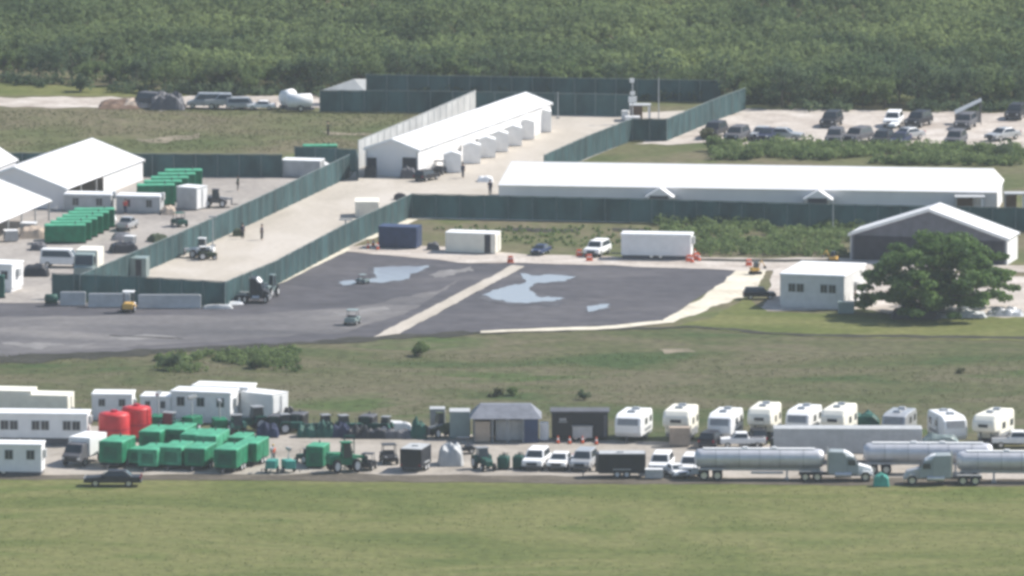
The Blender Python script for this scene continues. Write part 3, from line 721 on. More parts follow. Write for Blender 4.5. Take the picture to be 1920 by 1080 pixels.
# ================================================================ TENTS
def tent(label, c0, c1, W, eave, rise, hip=0.0, wall_from=0.0, gable0=True, gable1=True, left=True, overhang=.25, leg_step=5.0, gable_m='palewall', group='white frame tents', doors=()):
    t=thing('frame_tent','tent',label,group); a=G(*c0); b=G(*c1); L=(b-a).length
    t.location=a; t.rotation_euler=(0,0,math.atan2(b.y-a.y,b.x-a.x)); w=W/2
    o=overhang
    top=eave+rise; zo=eave-o*rise/w
    pr=[]
    r=MB(); n=max(2,int(L/5)); th=.06
    def ring(x,hipx): return [(x,-w-o,zo),(x+hipx,0,top),(x,w+o,zo)]
    r0=ring(0-.12,hip); r1=ring(L+.12,-hip)
    r.add(r0+r1,[(0,3,4,1),(1,4,5,2)])
    if hip: r.add([r0[0],r0[1],r0[2]],[(0,1,2)]); r.add([r1[0],r1[1],r1[2]],[(0,2,1)])
    ro=r.build('roof','vinyl',t); sm=ro.modifiers.new('thick','SOLIDIFY'); sm.thickness=.06
    for x,hx in ((-.14,hip),(L+.14,-hip)):
        if abs(hip)>0: break
        tz=.34
        b_=MB(); e=.05
        for sg in (-1,1):
            A=(sg*(w+o),zo+.05); B_=(0,top+.05)
            b_.add([(x-e,A[0],A[1]-tz),(x-e,B_[0],B_[1]-tz),(x-e,B_[0],B_[1]),(x-e,A[0],A[1]),(x+e,A[0],A[1]-tz),(x+e,B_[0],B_[1]-tz),(x+e,B_[0],B_[1]),(x+e,A[0],A[1])],[(0,1,2,3),(7,6,5,4),(3,2,6,7),(0,4,5,1),(0,3,7,4)])
        b_.build('roof_edge','white',t)
    # side wall on -y (towards viewer/right) from wall_from..L, +y side full
    MB().box(L*wall_from,L,-w-.03,-w+.03,.03,eave-.04).build('side_wall','vinyl',t)
    if left: MB().box(0,L,w-.03,w+.03,.03,eave-.04).build('side_wall','vinyl',t)
    for flag,x in ((gable0,0),(gable1,L)):
        if flag=='open': 
            MB().add([(x,-w+.05,eave-.05),(x,w-.05,eave-.05),(x+(hip if x==0 else -hip),0,top-.08)],[(0,1,2)]).build('gable_panel','vinyl',t)
        elif flag:
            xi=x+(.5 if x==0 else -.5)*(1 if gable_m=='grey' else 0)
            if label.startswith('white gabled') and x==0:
                MB().box(-.06,-.02,1.2,w-.4,.05,2.7).build('doorway_shade','shade',t); MB().box(-.06,-.02,-w+.4,-2.0,.05,2.6).build('doorway_shade','shade',t)  # dark panels paint the shade inside the open front
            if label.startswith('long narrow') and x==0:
                MB().box(-.06,-.02,-w+.15,-w+1.9,.05,2.3).build('doorway_shade','shade',t); MB().box(-.06,-.02,w-1.3,w-.1,.05,2.1).build('doorway_shade','shade',t)  # dark panels paint the shade in the two mouth openings
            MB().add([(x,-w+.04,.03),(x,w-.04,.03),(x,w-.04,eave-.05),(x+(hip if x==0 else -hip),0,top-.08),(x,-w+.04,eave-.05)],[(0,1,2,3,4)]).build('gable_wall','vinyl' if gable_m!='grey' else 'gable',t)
    k=max(1,int(L/leg_step)); pm_=None
    for i in range(k+1):
        x=L*i/k
        for sg in (-1,1):
            if pm_ is None: pm_=MB().box(-.07,.07,-.07,.07,0,eave-.02).build('leg','palegrey',t,(x,sg*(w-.1),0)).data
            else:
                po=bpy.data.objects.new('leg',pm_); COL.objects.link(po); po.parent=t; po.location=(x,sg*(w-.1),0)
    fr=MB()
    for i in range(k+1):
        x=L*i/k
        if hip and i in (0,k): continue
        fr.cyl((x,-w+.1,eave-.1),(x,0,top-.15),.05,n=5,caps=False).cyl((x,0,top-.15),(x,w-.1,eave-.1),.05,n=5,caps=False)
    fr.build('rafter','palegrey',t)
    for (x,wd,hh,op) in doors:
        MB().prism([(x-wd/2,1.55),(x+wd/2,1.55),(x+.1,2.62)],-w-2.4,-w-.035).build('porch_roof','vinyl',t)
        MB().box(x-wd*.32,x+wd*.32,-w-2.43,-w-2.402,.05,1.75).build('doorway_shade','shade',t)  # dark panel paints the shade of the porch opening
        for sg in (-1,1): MB().box(x+sg*wd*.46-.05,x+sg*wd*.46+.05,-w-2.38,-w-2.3,0,1.54).build('porch_post','palegrey',t)
    return t
tent('large white tent behind the grey cabins, half its side wall open',(27,389),(172,334),12.4,2.45,2.2,wall_from=.48)
tent('white open-sided tent cut by the photo edge beside the front green generators',(-110,455),(-6,411),12.4,2.4,2.2,wall_from=1.0-1e-3,gable1='open',gable0='open')
tent('steep white tent behind the others with only its roof end showing',(-165,372),(-62,333),12.0,2.4,3.6)
tent('long narrow white tent running diagonally to the far yard fence',(735,331),(985,241),6.4,3.3,1.1,gable0=True,leg_step=4)
tent('long white tent with two small porches behind the green fence',(946,375),(1874,389),10.5,2.5,1.95,hip=.9,doors=((18.4,3.3,2.3,1),(36.3,3.4,2.3,1)))
# ridge runs away from the viewer: gable tent, dark gable colour stands for its shaded open front
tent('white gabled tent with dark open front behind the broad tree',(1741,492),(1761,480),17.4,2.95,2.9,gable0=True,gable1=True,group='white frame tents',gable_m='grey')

# ================================================================ THINGS IN THE SERVICE YARD (near row)
GG='green generators parked along the road'
# front office / shower trailers
inst('shower1', office_fn(L=8.2,W=2.5,H=2.5,nwin=4,wheels=True,pairs=False,name='shower_trailer',cat='trailer',door=False,winz=1.15), 0, 887, -5, 'white shower trailer with small windows at the road edge, cut off by the photo edge', 'white trailers')
inst('office_long', office_fn(L=12,W=2.9,H=2.25,nwin=4,wheels=True,pairs=True,z0=.7,winz=.75,door=False), 50, 830, -4, 'long white office trailer with three window groups behind the shower trailer', 'white trailers')
inst('boxcream', container_fn('cream',L=5.2,W=3.0,H=2.6,name='cream_cabin',cat='cabin',top='cream',door='cream'), 15, 779, -8, 'taller cream cabin touching the photo edge behind the long white office trailer', 'cream cabins')
inst('boxcream', container_fn(), 84, 781, -10, 'lower cream cabin beside the taller one at the back of the yard', 'cream cabins', sc=(1,1,.87))
drape('covered_load','covered load','black tarpaulin heap beside the lower cream cabin',136,782,2.4,1.6,1.0,'black',0,3)
o=drape('covered_load','covered load','low black tarpaulin spread on the gravel behind the small white truck',158,832,3.0,2.5,.45,'black',0,4)
# small white box truck seen from front
def boxtruck():
    t=thing('box_truck','truck')
    MB().box(-2.9,1.0,-1.1,1.1,.85,2.6).build('cargo_box','white',t,bevel=.03)
    MB().prism([(1.05,.6),(2.9,.5),(3.0,1.1),(2.5,1.35),(2.05,2.1),(1.05,2.15)],-1.0,1.0,[0,.03,.1,.08,.15,.12]).build('cab','dgrey',t,bevel=.06)
    MB().add([(2.53,-.85,1.36),(2.53,.85,1.36),(2.1,.75,2.02),(2.1,-.75,2.02)],[(0,1,2,3)]).build('windscreen','glass',t)
    MB().box(2.98,3.04,-.6,.6,.6,.95).build('grille','black',t)
    MB().box(-2.9,2.8,-.45,.45,.55,.84).build('chassis','black',t)
    for sg in (-1,1):
        MB().box(2.95,3.05,sg*.8-.12,sg*.8+.12,.75,.95).build('headlight','wheelwhite',t)
        for x in (-1.7,2.0): wheel(t,x,sg*.95,.42,.28)
    return t
inst('boxtruck', boxtruck, 157, 868, -112, 'small white box truck with black cab facing the camera beside the shower trailer')
# red tanks
def redtank():
    t=thing('red_tank','tank')
    MB().lathe_z([(1.15,.25),(1.2,.4),(1.2,2.35),(1.12,2.52),(.6,2.62),(.2,2.64)],22).build('shell','red',t,smooth=True)
    MB().lathe_z([(.28,2.6),(.28,2.78),(.1,2.82)],12).build('hatch','dred',t)
    MB().box(-1.25,1.25,-1.0,1.0,.05,.26).build('skid','dgrey',t)
    l=MB()
    for y in (-.2,.2): l.cyl((1.27,y,.3),(1.2,y,2.6),.03,n=6)
    for k in range(7): l.cyl((1.25,-.2,.5+.3*k),(1.25,.2,.5+.3*k),.02,n=5)
    l.build('ladder','red',t)
    MB().lathe_z([(1.21,1.2),(1.21,1.3)],22).build('band','dred',t)
    return t
inst('redtank', redtank, 214, 831, 20, 'darker red squat tank nearest the road behind the green generators', 'red tanks', sc=(1.25,1.25,1.16))
inst('redtank', redtank, 256, 824, -30, 'brighter red tank with a ladder standing just behind the squat one', 'red tanks', sc=(1.2,1.2,1.25))
# white office modules in back
OFG='white office trailers'
inst('off_a', office_fn(L=4.8,W=2.9,H=2.7,nwin=2,door=False,winz=1.3,wall='white'), 213, 783, -4, 'white office trailer with dark windows directly behind the red tanks', OFG, sc=(.82,1,.80))
inst('off_a', office_fn(), 296, 786, -8, 'low white office cabin between the red tanks and the widest office trailer', OFG, sc=(.62,1,.78))
inst('off_b', office_fn(L=6.0,W=3.0,H=2.55,nwin=3,door=False,pairs=False,winz=1.2), 384, 788, -14, 'widest white office trailer with a row of dark windows in the back row', OFG)
inst('off_b', office_fn(), 420, 779, -14, 'white office trailer behind the widest one, its roof showing above', OFG, sc=(.95,1,1.02))
inst('off_c', container_fn('white',L=3.8,W=2.6,H=2.7,name='white_cabin',cat='cabin',top='white',door='white'), 496, 787, -34, 'plain white cabin with bright blank end at the end of the white trailers')
# green machines in front of the offices
inst('ltg', light_tower_fn('green',2.3), 297, 808, 80, 'green light tower with its bright lamp head beside the red tanks', 'green light towers', sc=(1.4,1.4,1.25))
inst('ltg', light_tower_fn(), 360, 806, 60, 'green light tower in front of the widest white office trailer, left one of the pair', 'green light towers', sc=(1.3,1.3,1.1))
inst('ltg', light_tower_fn(), 412, 808, 100, 'green light tower beside brown posts in front of the widest white office trailer', 'green light towers', sc=(1.35,1.35,1.0))
inst('ctr', skid_machine_fn('dgreen','grey'), 468, 808, 200, 'dark green compact tractor in front of the plain white cabin')
inst('ctr', skid_machine_fn(), 545, 812, 15, 'dark green compact tractor at the head of the dark machine line', sc=.8)
# front green generators
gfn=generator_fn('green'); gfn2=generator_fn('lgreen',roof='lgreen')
gsp=[('g',220,872,AV-2,'tallest green generator with dark open front above the black flatbed',(.95,1.1,1.15)),
 ('h',262,872,AV-3,'grey-green generator squeezed beside the tallest green one',(.5,.75,.75)),
 ('g',292,846,AV,'green generator in the rear rank just right of the red tanks',(1,1,1)),
 ('g',338,842,AV,'green generator in the rear rank second from the red tanks',(1,1,1)),
 ('h',332,874,AV,'pale green generator in the middle of the front rank',(1,1,.95)),
 ('g',376,876,AV,'mid green generator right of the pale one in the front rank',(.95,.95,.95)),
 ('h',398,854,AV,'pale green generator in the rear rank between two darker ones',(1.1,1,1)),
 ('g',434,880,AV,'dark-sided green generator with wide tyres at the right end of the front rank',(1,1.05,1.0)),
 ('g',474,868,AV,'green generator standing apart at the right end of the rear rank',(1,.95,1)),
 ('h',365,850,AV+2,'pale green generator wedged between two darker ones in the rear rank',(.9,.9,.95)),
 ('g',452,850,AV,'small green generator behind the dark-sided one with wide tyres',(.8,.8,.8)),
 ('h',288,876,AV,'pale green generator with dark side beside the grey-green one',(.95,.9,.9))]
for k,px,py,dg,lb,sc in gsp:
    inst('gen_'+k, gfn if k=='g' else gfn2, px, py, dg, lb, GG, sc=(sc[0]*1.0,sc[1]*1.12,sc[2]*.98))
# black flatbed
def flatbed():
    t=thing('flatbed_trailer','flatbed trailer')
    MB().box(-2.7,2.7,-1.1,1.1,.62,.8).build('deck','black',t,bevel=.03)
    MB().box(-2.6,2.6,-1.12,-1.0,.3,.6).box(-2.6,2.6,1.0,1.12,.3,.6).build('side_rail','black',t)
    MB().box(-2.2,1.8,-.95,.95,.803,.98).build('load_mat','shade',t,bevel=.04)
    for sg in (-1,1):
        for x in (-.9,0,.9): wheel(t,x,sg*.98,.33,.24,'dgrey')
    MB().box(2.7,3.7,-.05,.05,.45,.55).build('tow_bar','dgrey',t)
    return t
inst('darkcar',car_fn('sedan','black','parked_car','car'),212,910,178,'long low black car on the dark verge in front of the green generators',sc=(1.13,1,1.0))
inst('lts', light_tower_fn('teal',1.7), 510, 885, 80, 'short green light tower with an orange lamp just right of the generators', 'small green light towers', sc=(1.0,1.0,.95))
inst('lts', light_tower_fn(), 541, 885, 110, 'short green light tower beside the dark wheeled unit', 'small green light towers', sc=(1.0,1.0,.95))
inst('ctr', skid_machine_fn(), 572, 868, 130, 'dark green compact tractor half hidden behind the upright green generator', sc=.62)
inst('gup', generator_fn('green',L=2.6,W=1.7,H=1.9,wheels=False), 596, 874, AV, 'upright green generator with pale frame left of the green telehandler')
inst('tele', telehandler_fn('green'), 645, 884, 20, 'bright green telehandler with big wheels and a raised fork mast', sc=(.72,1.0,1.1))
def mastfork():
    t=thing('fork_mast','fork mast')
    MB().box(-.5,-.4,-.1,.1,0,3.1).box(.4,.5,-.1,.1,0,3.1).box(-.5,.5,-.08,.08,2.9,3.05).box(-.5,.5,-.08,.08,1.4,1.5).build('frame','dgreen',t)
    MB().box(-.3,-.2,-1.1,-.1,.1,.18).box(.2,.3,-1.1,-.1,.1,.18).box(-.45,.45,-.13,-.1,.1,.7).build('fork','dgrey',t)
    return t
inst('mastfork',mastfork,655,876,0,'tall dark green fork mast standing behind the bright green telehandler')
inst('cart',cart_fn('black'),729,868,-80,'small black utility vehicle facing the camera left of the black enclosed trailer',sc=.95)
inst('cargosq',cargo_trailer_fn('black',L=4.0,H=1.7,W=2.1),780,880,AV,'black enclosed trailer seen from its rear beside the small black utility vehicle')
drape('covered_load','covered load','grey and white covered load shaped like a tent left of the dark green tractor',845,870,2.4,3.0,2.1,'palegrey',0,9)
inst('ctr', skid_machine_fn(), 908, 880, -70, 'dark green tractor facing the camera near the two small green boxes', sc=.85)
inst('gsm', generator_fn('dgreen',L=1.2,W=1.0,H=1.0,roof='dgreen',wheels=False), 944, 879, AV, 'small dark green generator next to the dark green tractor', 'small green boxes')
inst('gsm', generator_fn(), 973, 878, AV, 'small dark green generator between its twin and the first white car', 'small green boxes')
# cars of the front row
CG='white vehicles parked in the near row'
inst('suv',car_fn('suv'),1006,876,-101,'white sport utility vehicle first of the three white cars beside the small green generators',CG)
inst('sed',car_fn('sedan','white','parked_car','car'),1050,877,-100,'low white car in the middle of the three white cars',CG)
inst('van',car_fn('suv','silver','parked_suv','suv'),1095,878,-101,'silvery white car third of the three, touching the black enclosed trailer',CG)
inst('cargolong',cargo_trailer_fn('black',L=4.7,H=1.75,W=2.1,logo=True),1163,893,180,'long black enclosed trailer with a small pale emblem among the white cars')
inst('suv',car_fn('suv'),1240,884,-98,'white sport utility vehicle between the black enclosed trailer and the parked tanker',CG)
inst('sed',car_fn('sedan'),1268,893,-72,'low white car tucked behind the black trailer and against the tanker wheels',CG,sc=.8)
inst('suv',car_fn('suv'),1296,888,-99,'white sport utility vehicle partly hidden by the rear of the first tanker',CG)
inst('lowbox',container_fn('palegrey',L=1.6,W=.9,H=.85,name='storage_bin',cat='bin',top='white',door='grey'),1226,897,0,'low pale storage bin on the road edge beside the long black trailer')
# tankers and tractors
TG='silver tank trailers'
inst('tank',tank_trailer_fn(),1424,898,-1,'silver tank trailer coupled behind the grey truck nearest the teal cover')
inst('tractor',tractor_unit_fn('haulgrey','white'),1570,900,-1,'grey tractor truck with white nose coupled to the first silver tank trailer',sc=(.86,.9,.86))
USED['tank']['group']=TG
inst('tank',tank_trailer_fn(),1740,887,-1,'silver tank trailer parked behind the grey truck that faces the other way',TG)
inst('tank',tank_trailer_fn(),1915,903,179,'silver tank trailer cut off by the photo edge behind the grey truck',TG)
inst('tractor2',tractor_unit_fn('haulgrey','silver'),1765,907,179,'grey tractor truck with silver nose facing towards the teal cover',sc=(.90,.9,.86))
drape('covered_box','covered box','small teal covered box on the verge between the two grey trucks',1652,911,1.5,1.0,1.25,'teal',0,5)
# sheds
def shed():
    t=thing('shed','shed')
    MB().box(-3.0,3.0,2.0,2.1,0,2.5).box(-3.0,-2.9,-2.1,2.0,0,2.5).build('back_wall','palegrey',t)
    MB().box(1.7,3.0,-2.1,1.99,0,2.5).build('side_room','blue',t)
    MB().prism([(-3.3,2.52),(3.3,2.52),(2.3,3.75),(-2.3,3.75)],-2.35,2.35,[0,0,1.9,1.9]).build('roof','roofgrey',t)
    for x in (-2.9,-1.2,.2,1.6): MB().box(x-.08,x+.08,-2.1,-1.94,0,2.5).build('post','grey',t)
    MB().box(-2.8,-1.4,-2.0,-1.9,.1,2.2).build('front_panel','tan',t)
    MB().box(-.9,1.5,-1.2,-1.1,.1,2.2).build('rear_panel','palegrey',t)
    return t
inst('shed',shed,948,824,0,'grey roofed open shed with tan and pale panels in the middle of the back row',sc=(1.05,1,.93))
inst('fridge',container_fn('white',L=.8,W=.7,H=1.7,name='white_cabinet',cat='cabinet',top='white',door='white'),1020,826,0,'narrow white cabinet standing between the shed and the black stand')
inst('cabgrey',container_fn('sage',L=1.9,W=2.2,H=2.6,name='equipment_cabin',cat='cabin',top='palegrey',door='sage'),862,820,0,'grey-green equipment cabin against the side of the shed')
drape('cooler','cooler','white rounded cooler on the ground inside the shed opening',965,823,.9,.6,.8,'white',0,12)
def stand():
    t=thing('food_stand','stand')
    MB().box(-2.7,2.7,-1.2,1.2,.3,2.75).build('body','black',t)
    MB().box(-2.85,2.85,-1.35,1.35,2.753,2.88).build('roof','dgrey',t)
    MB().box(-.7,1.2,-1.62,-1.58,.35,1.45).build('counter_front','palegrey',t)
    MB().box(-.8,1.3,-1.7,-1.2,1.453,1.52).build('counter','grey',t)
    e=MB()
    for k in range(4): e.box(-1.95+k*.17,-1.83+k*.17,-1.225,-1.203,1.95,2.2)
    e.box(-2.05,-1.2,-1.225,-1.203,1.8,1.86).build('sign_marks','palegrey',t)
    MB().box(2.3,2.6,-1.25,-1.202,.4,2.5).build('door','dgrey',t)
    for sg in (-1,1):
        for x in (-.4,.45): wheel(t,x,sg*1.15,.35,.2)
    return t
inst('stand',stand,1087,823,0,'black food stand with small pale marks and a grey counter beside the shed')
# dark machinery line
MG='dark machines and pallets in the back row'
for k,(px,lb,m,L,W_,H_) in enumerate([(502,'dark grey covered machine right of the compact tractor','navy',2.2,2,1.5),(576,'low green covered machine in the dark line','dgreen',2.0,2,1.3),(610,'green tarpaulin heap with a rounded top in the dark line','dgreen',1.8,2,1.6),
   (640,'dark blue covered machine left of the black one','navy',2.0,2,1.4),(672,'black covered machine in the middle of the dark line','black',2.2,2,1.3),(706,'low black pallet stack under a sheet near the white tarpaulin','black',2.4,2,1.0),(748,'dark grey heap under the white tarpaulin','dgrey',3.0,2.2,.9),(785,'tall dark green covered machine near the grey loader','dgreen',1.6,2,1.9)]):
    drape('covered_machine','covered machine',lb,px,818 if k<4 else 820,L,W_,H_,m,0,20+k,MG,.5)
for px,py,dg,sc,lb in ((322,812,70,.9,'dark green compact tractor between two light towers at the back'),(440,812,110,.8,'dark green compact tractor left of the plain white cabin'),(600,812,200,.75,'dark green compact tractor over the green heaps in the dark line'),(655,814,20,.8,'dark green compact tractor among the dark blue heaps'),(714,812,160,.7,'dark green compact tractor next to the white tarpaulin')):
    inst('ctr',None,px,py,dg,lb,sc=sc)
for px,py,dg,lb in ((336,786,AV,'dark brown upright machine between the white offices and green towers'),(520,808,AV,'black boxy machine in front of the plain white cabin'),(560,804,AV,'black boxy machine at the start of the dark line'),(690,808,AV,'black boxy machine in the middle of the dark line')):
    inst('gblk',generator_fn('black',L=2.4,W=1.6,H=1.2,roof='dgrey'),px,py,dg,lb,sc=.9)
drape('tarpaulin','tarpaulin','long white tarpaulin lying on the far side of the dark machine line',738,806,3.6,1.2,.95,'white',0,31)
drape('covered_machine','covered machine','small black heap beside the plain white cabin',541,792,1.2,1.4,1.6,'black',0,32,MG)
inst('loader',telehandler_fn('olive','wheel_loader','grey'),828,820,200,'grey and olive loader with a dark cab left of the grey-green cabin',sc=(.5,.85,.9))
inst('cabgrey2',container_fn('grey',L=1.4,W=1.6,H=2.2,name='control_cabinet',cat='cabinet',top='palegrey',door='palegrey'),820,808,0,'grey control cabinet standing behind the olive loader')
# camper row
CA='white camper trailers in the back row'
inst('camA',camper_fn(L=7.4,H=3.1),1188,822,-103,'white camper angled with dark window right of the black food stand',CA,sc=(.75,1.05,.86))
inst('camF',camper_fn(L=8.5,H=3.4,fifth=True,paint='cream'),1276,824,-102,'white camper with rounded nose standing behind the tan panel',CA,sc=(.6,1.05,.92))
inst('panelbox',container_fn('tan',L=1.9,W=1.0,H=1.75,name='tan_crate',cat='crate',top='tan',door='tan'),1274,836,0,'tall tan crate right in front of the rounded camper nose')
for i,(k,px,py,dg,sx,lb) in enumerate([
  ('camA',1360,824,-104,.75,'white camper with grey window behind the white pickup truck'),
  ('camF',1433,820,-103,.62,'white camper with rounded shoulders left end of the long grey trailer'),
  ('camA',1507,818,-106,.75,'white camper with black roof unit showing above the start of the long grey trailer'),
  ('camF',1573,822,-106,.65,'white camper whose low roof alone shows above the long grey trailer'),
  ('camC',1686,822,-105,.75,'white camper showing above the far end of the long grey trailer'),
  ('camA',1776,828,-76,.8,'white camper with sloping nose and green sheet right after the long grey trailer'),
  ('camF',1862,832,-112,.7,'white camper with large rounded flank and square window, last of the row')]):
    inst(k,camper_fn(L=7.0,H=2.9,paint='silver'),px,py,dg,lb,CA,sc=(sx,.95,.9 if k=='camA' else .92))
inst('pick',car_fn('pickup','white','pickup_truck','pickup truck'),1392,838,182,'white pickup truck behind the first silver tank trailer',sc=.78)
inst('suvk',car_fn('suv','black'),1333,836,AV,'black sport utility vehicle under the camper behind the white pickup truck',sc=.85)
inst('suvk',None,1420,830,AV+20,'black sport utility vehicle between the white pickup truck and the grey trailer',sc=.8)
inst('semi',semi_box_fn,1589,864,-1,'long grey box semi trailer parked behind the tankers',sc=(1.0,.9,.80))
drape('green_sheet','tarpaulin','grey-green sheet over a sloping load beside the long grey trailer',1762,848,4.0,1.6,1.9,'sage',0,41)
drape('covered_load','covered load','bright green tarpaulin behind the long grey trailer',1622,812,3.0,2.2,2.3,'dgreen',0,42)
inst('pick',None,1905,838,2,'white pickup truck at the photo edge beyond the last camper',sc=.85)
drape('covered_load','covered load','black sheeted load beside the last camper',1890,830,3.0,2.0,1.0,'black',0,43)
for i,(px,py) in enumerate([(1046,831),(1068,832),(1092,831),(1118,833)]):
    inst('cone',cone_fn,px,py,0,'orange traffic cone in the short line before the black food stand','cones before the food stand')

# ================================================================ MID LOT
inst('cblue',container_fn('blue',L=4.3,W=2.4,H=2.3,top='blue',door='blue'),750,463,-14,'dark blue shipping container at the corner of the green fence')
inst('cbeige',container_fn('cream',L=5.6,W=2.5,H=2.15,name='beige_cabin',cat='cabin',top='white',door='cream',opening=True),887,472,-14,'beige cabin with pale roof and narrow dark door by the marl path')
drape('covered_machine','covered machine','small dark machine with a white hood between the blue container and the beige cabin',812,468,1.4,1.0,.9,'dgrey',0,51)
inst('sedb',car_fn('sedan','blue','parked_car','car'),1014,476,AV+175,'small dark blue car beyond the beige cabin on the path',sc=.72)
inst('pick2',car_fn('suv','white','parked_suv','suv'),1120,478,AV+175,'white sport utility vehicle facing the camera among the orange barriers',sc=.92)
USED['pick2']['group']='white vehicles on the path'
inst('wtrail',office_fn(L=7.6,W=2.4,H=2.2,nwin=0,wheels=True,door=False,winz=.9,z0=.45,wall='white',name='white_trailer',cat='trailer'),1232,484,-7,'plain white trailer with roof units parked beside the asphalt lot')
for x,y,lb in ((957,492,'orange barrier at the head of the pale strip across the asphalt'),(1086,480,'orange barrier just left of the white car on the path'),(1105,489,'orange barrier in front of the white car on the path'),(1292,490,'orange barrier at the corner of the plain white trailer'),(1306,486,'orange barrier beyond the corner of the plain white trailer'),(1404,498,'orange barrier near the sand shoulder')):
    inst('barrier',barrier_fn,x,y,10,lb,'orange barriers round the asphalt lot',sc=.72)
for x,y in ((690,466),(700,461),(708,468),(1298,492),(1311,489),(1303,480),(1100,482)):
    inst('cone',cone_fn,x,y,0,'orange traffic cone on the marl path by the asphalt lot','cones on the marl path',sc=1.1)
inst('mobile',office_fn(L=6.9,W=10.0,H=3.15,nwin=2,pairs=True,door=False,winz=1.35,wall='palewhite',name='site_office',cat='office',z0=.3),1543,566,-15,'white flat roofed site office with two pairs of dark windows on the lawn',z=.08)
def excav():
    t=thing('mini_excavator','excavator')
    MB().prism([(-.9,.6),(.7,.6),(.7,1.1),(-.2,1.2),(-.9,1.3)],-.5,.5).build('body','yellow',t,bevel=.05)
    MB().box(-.4,.5,-.48,.1,1.2,2.2,.08,.05).build('cab','glass',t)
    for sg in (-1,1): MB().prism([(-1.0,.1),(-.8,0),(.8,0),(1.0,.1),(1.0,.4),(.8,.5),(-.8,.5),(-1,.4)],sg*.6-.16,sg*.6+.16).build('track','rubber',t)
    MB().cyl((.6,.2,.9),(1.4,.2,2.4),.1).cyl((1.4,.2,2.4),(2.1,.2,1.3),.08).build('boom','yellow',t)
    MB().prism([(1.9,.9),(2.3,.8),(2.35,1.2),(2.05,1.35)],-.05,.45).build('bucket','dgrey',t)
    return t
inst('excav',excav,1562,492,150,'small yellow excavator beyond the site office beside the gabled tent',sc=.55)
inst('excav',None,1416,514,30,'small yellow excavator with white panel left of the site office roof',sc=.6)
# lot-side truck and other machines near the fence corner
inst('ddump',tractor_unit_fn('black','black','dark_truck'),478,566,AV-85+2,'black truck facing the camera at the corner of the outer avenue fence',sc=(.42,.95,.80))
inst('light_l',telehandler_fn('sage','lifting_machine','palegrey'),506,556,60,'pale green lifting machine right beside the black truck at the fence corner',sc=(.45,.6,.9))
inst('cartg',cart_fn('sage','utility_cart'),661,608,AV,'small green utility cart alone on the asphalt near the pale strip',sc=.8)
inst('cartg',None,680,531,AV+60,'small cart beside the long puddle on the asphalt',sc=.5)
BG='pale grey barrier blocks'
def block(Lb):
    def f():
        t=thing('barrier_block','barrier block')
        MB().prism([(-Lb/2,0),(Lb/2,0),(Lb/2,.35),(Lb/2,1.35),(-Lb/2,1.35),(-Lb/2,.35)],-.55,.55,[0,0,.1,.22,.22,.1]).build('block','palegrey',t,bevel=.05)
        MB().box(-Lb/2+.1,Lb/2-.1,-.33,.33,1.352,1.40).build('top_cap','silver',t)
        return t
    return f
inst('blk1',block(2.7),137,572,2,'short pale grey barrier block next to the small green tank',BG)
inst('blk2',block(4.4),205,575,1,'long pale grey barrier block left of the yellow roller',BG)
inst('blk2',None,318,577,1,'long pale grey barrier block right of the yellow roller',BG,sc=(1.5,1,1))
def gtank():
    t=thing('small_tank','tank')
    MB().lathe_x([(-.7,.2),(-.6,.48),(.6,.48),(.7,.2)],14,1,.75).build('shell','dgreen',t,smooth=True)
    MB().box(-.7,.7,-.45,.45,.0,.26).build('skid','dgrey',t); return t
inst('gtank',gtank,96,573,0,'small dark green tank at the end of the front fence')
def roller():
    t=thing('road_roller','road roller')
    d=MB().lathe_z([(.42,-.55),(.45,-.5),(.45,.5),(.42,.55)],16); d.v=[(a-.9,c,b+.45) for a,b,c in d.v]; d.build('drum','steel',t)
    MB().prism([(-.4,.4),(1.3,.4),(1.35,1.0),(.5,1.1),(-.4,.85)],-.55,.55).build('body','yellow',t,bevel=.05)
    MB().box(-.3,.9,-.6,.6,2.1,2.2).build('canopy','white',t)
    for sg in (-1,1):
        MB().cyl((-.2,sg*.5,.8),(-.2,sg*.5,2.1),.04,n=6).build('canopy_post','dgrey',t)
        MB().cyl((.8,sg*.5,.9),(.8,sg*.5,2.1),.04,n=6).build('canopy_post','dgrey',t)
        wheel(t,.8,sg*.55,.42,.3)
        MB().box(-1.0,-.3,sg*.6-.04,sg*.6+.04,.4,.6).build('yoke','yellow',t)
    return t
inst('roller',roller,242,584,-95,'yellow road roller with white canopy between the grey barrier blocks')
drape('debris_sheet','sheet','crumpled white sheet at the foot of the front fence corner',408,578,3.2,1.0,.45,'palegrey',5,61)
drape('debris_sheet','sheet','narrow white sheet along the kerb towards the black truck',440,570,1.8,1.2,.35,'white',20,62)

# ================================================================ AVENUE AND STORAGE YARD
GA='dark green storage units in the front stack row'
for k in range(5,-1,-1):
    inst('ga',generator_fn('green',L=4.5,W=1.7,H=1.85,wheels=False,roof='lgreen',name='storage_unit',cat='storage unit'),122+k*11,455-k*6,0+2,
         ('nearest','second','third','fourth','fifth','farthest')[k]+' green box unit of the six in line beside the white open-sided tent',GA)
GBL='green storage units behind the white tents'
for k in range(4,-1,-1):
    inst('ga',None,292+k*13,384-k*7,2,('nearest','second','third','fourth','farthest')[k]+' green box unit of the five in line behind the white cabin',GBL,sc=(.95,1,1.15))
inst('gcab',office_fn(L=5.4,W=2.6,H=1.65,nwin=2,wall='palegrey',door=False,winz=.45,z0=.2,name='grey_cabin',cat='cabin'),168,394,-8,'grey cabin with pale roof edge right behind the front line of green units','grey cabins')
inst('gcab',None,263,397,-8,'grey cabin with pale roof edge beside the broken brown rubble','grey cabins',sc=(.92,1,1))
inst('wcab',container_fn('palegrey',L=3.3,W=2.6,H=2.5,name='white_cabin',cat='cabin',top='white',door='white'),360,391,-30,'white cabin with bright end standing before the rear green units',sc=(.8,.9,1))  # white box: shaded sides coloured grey, sunlit top and end white
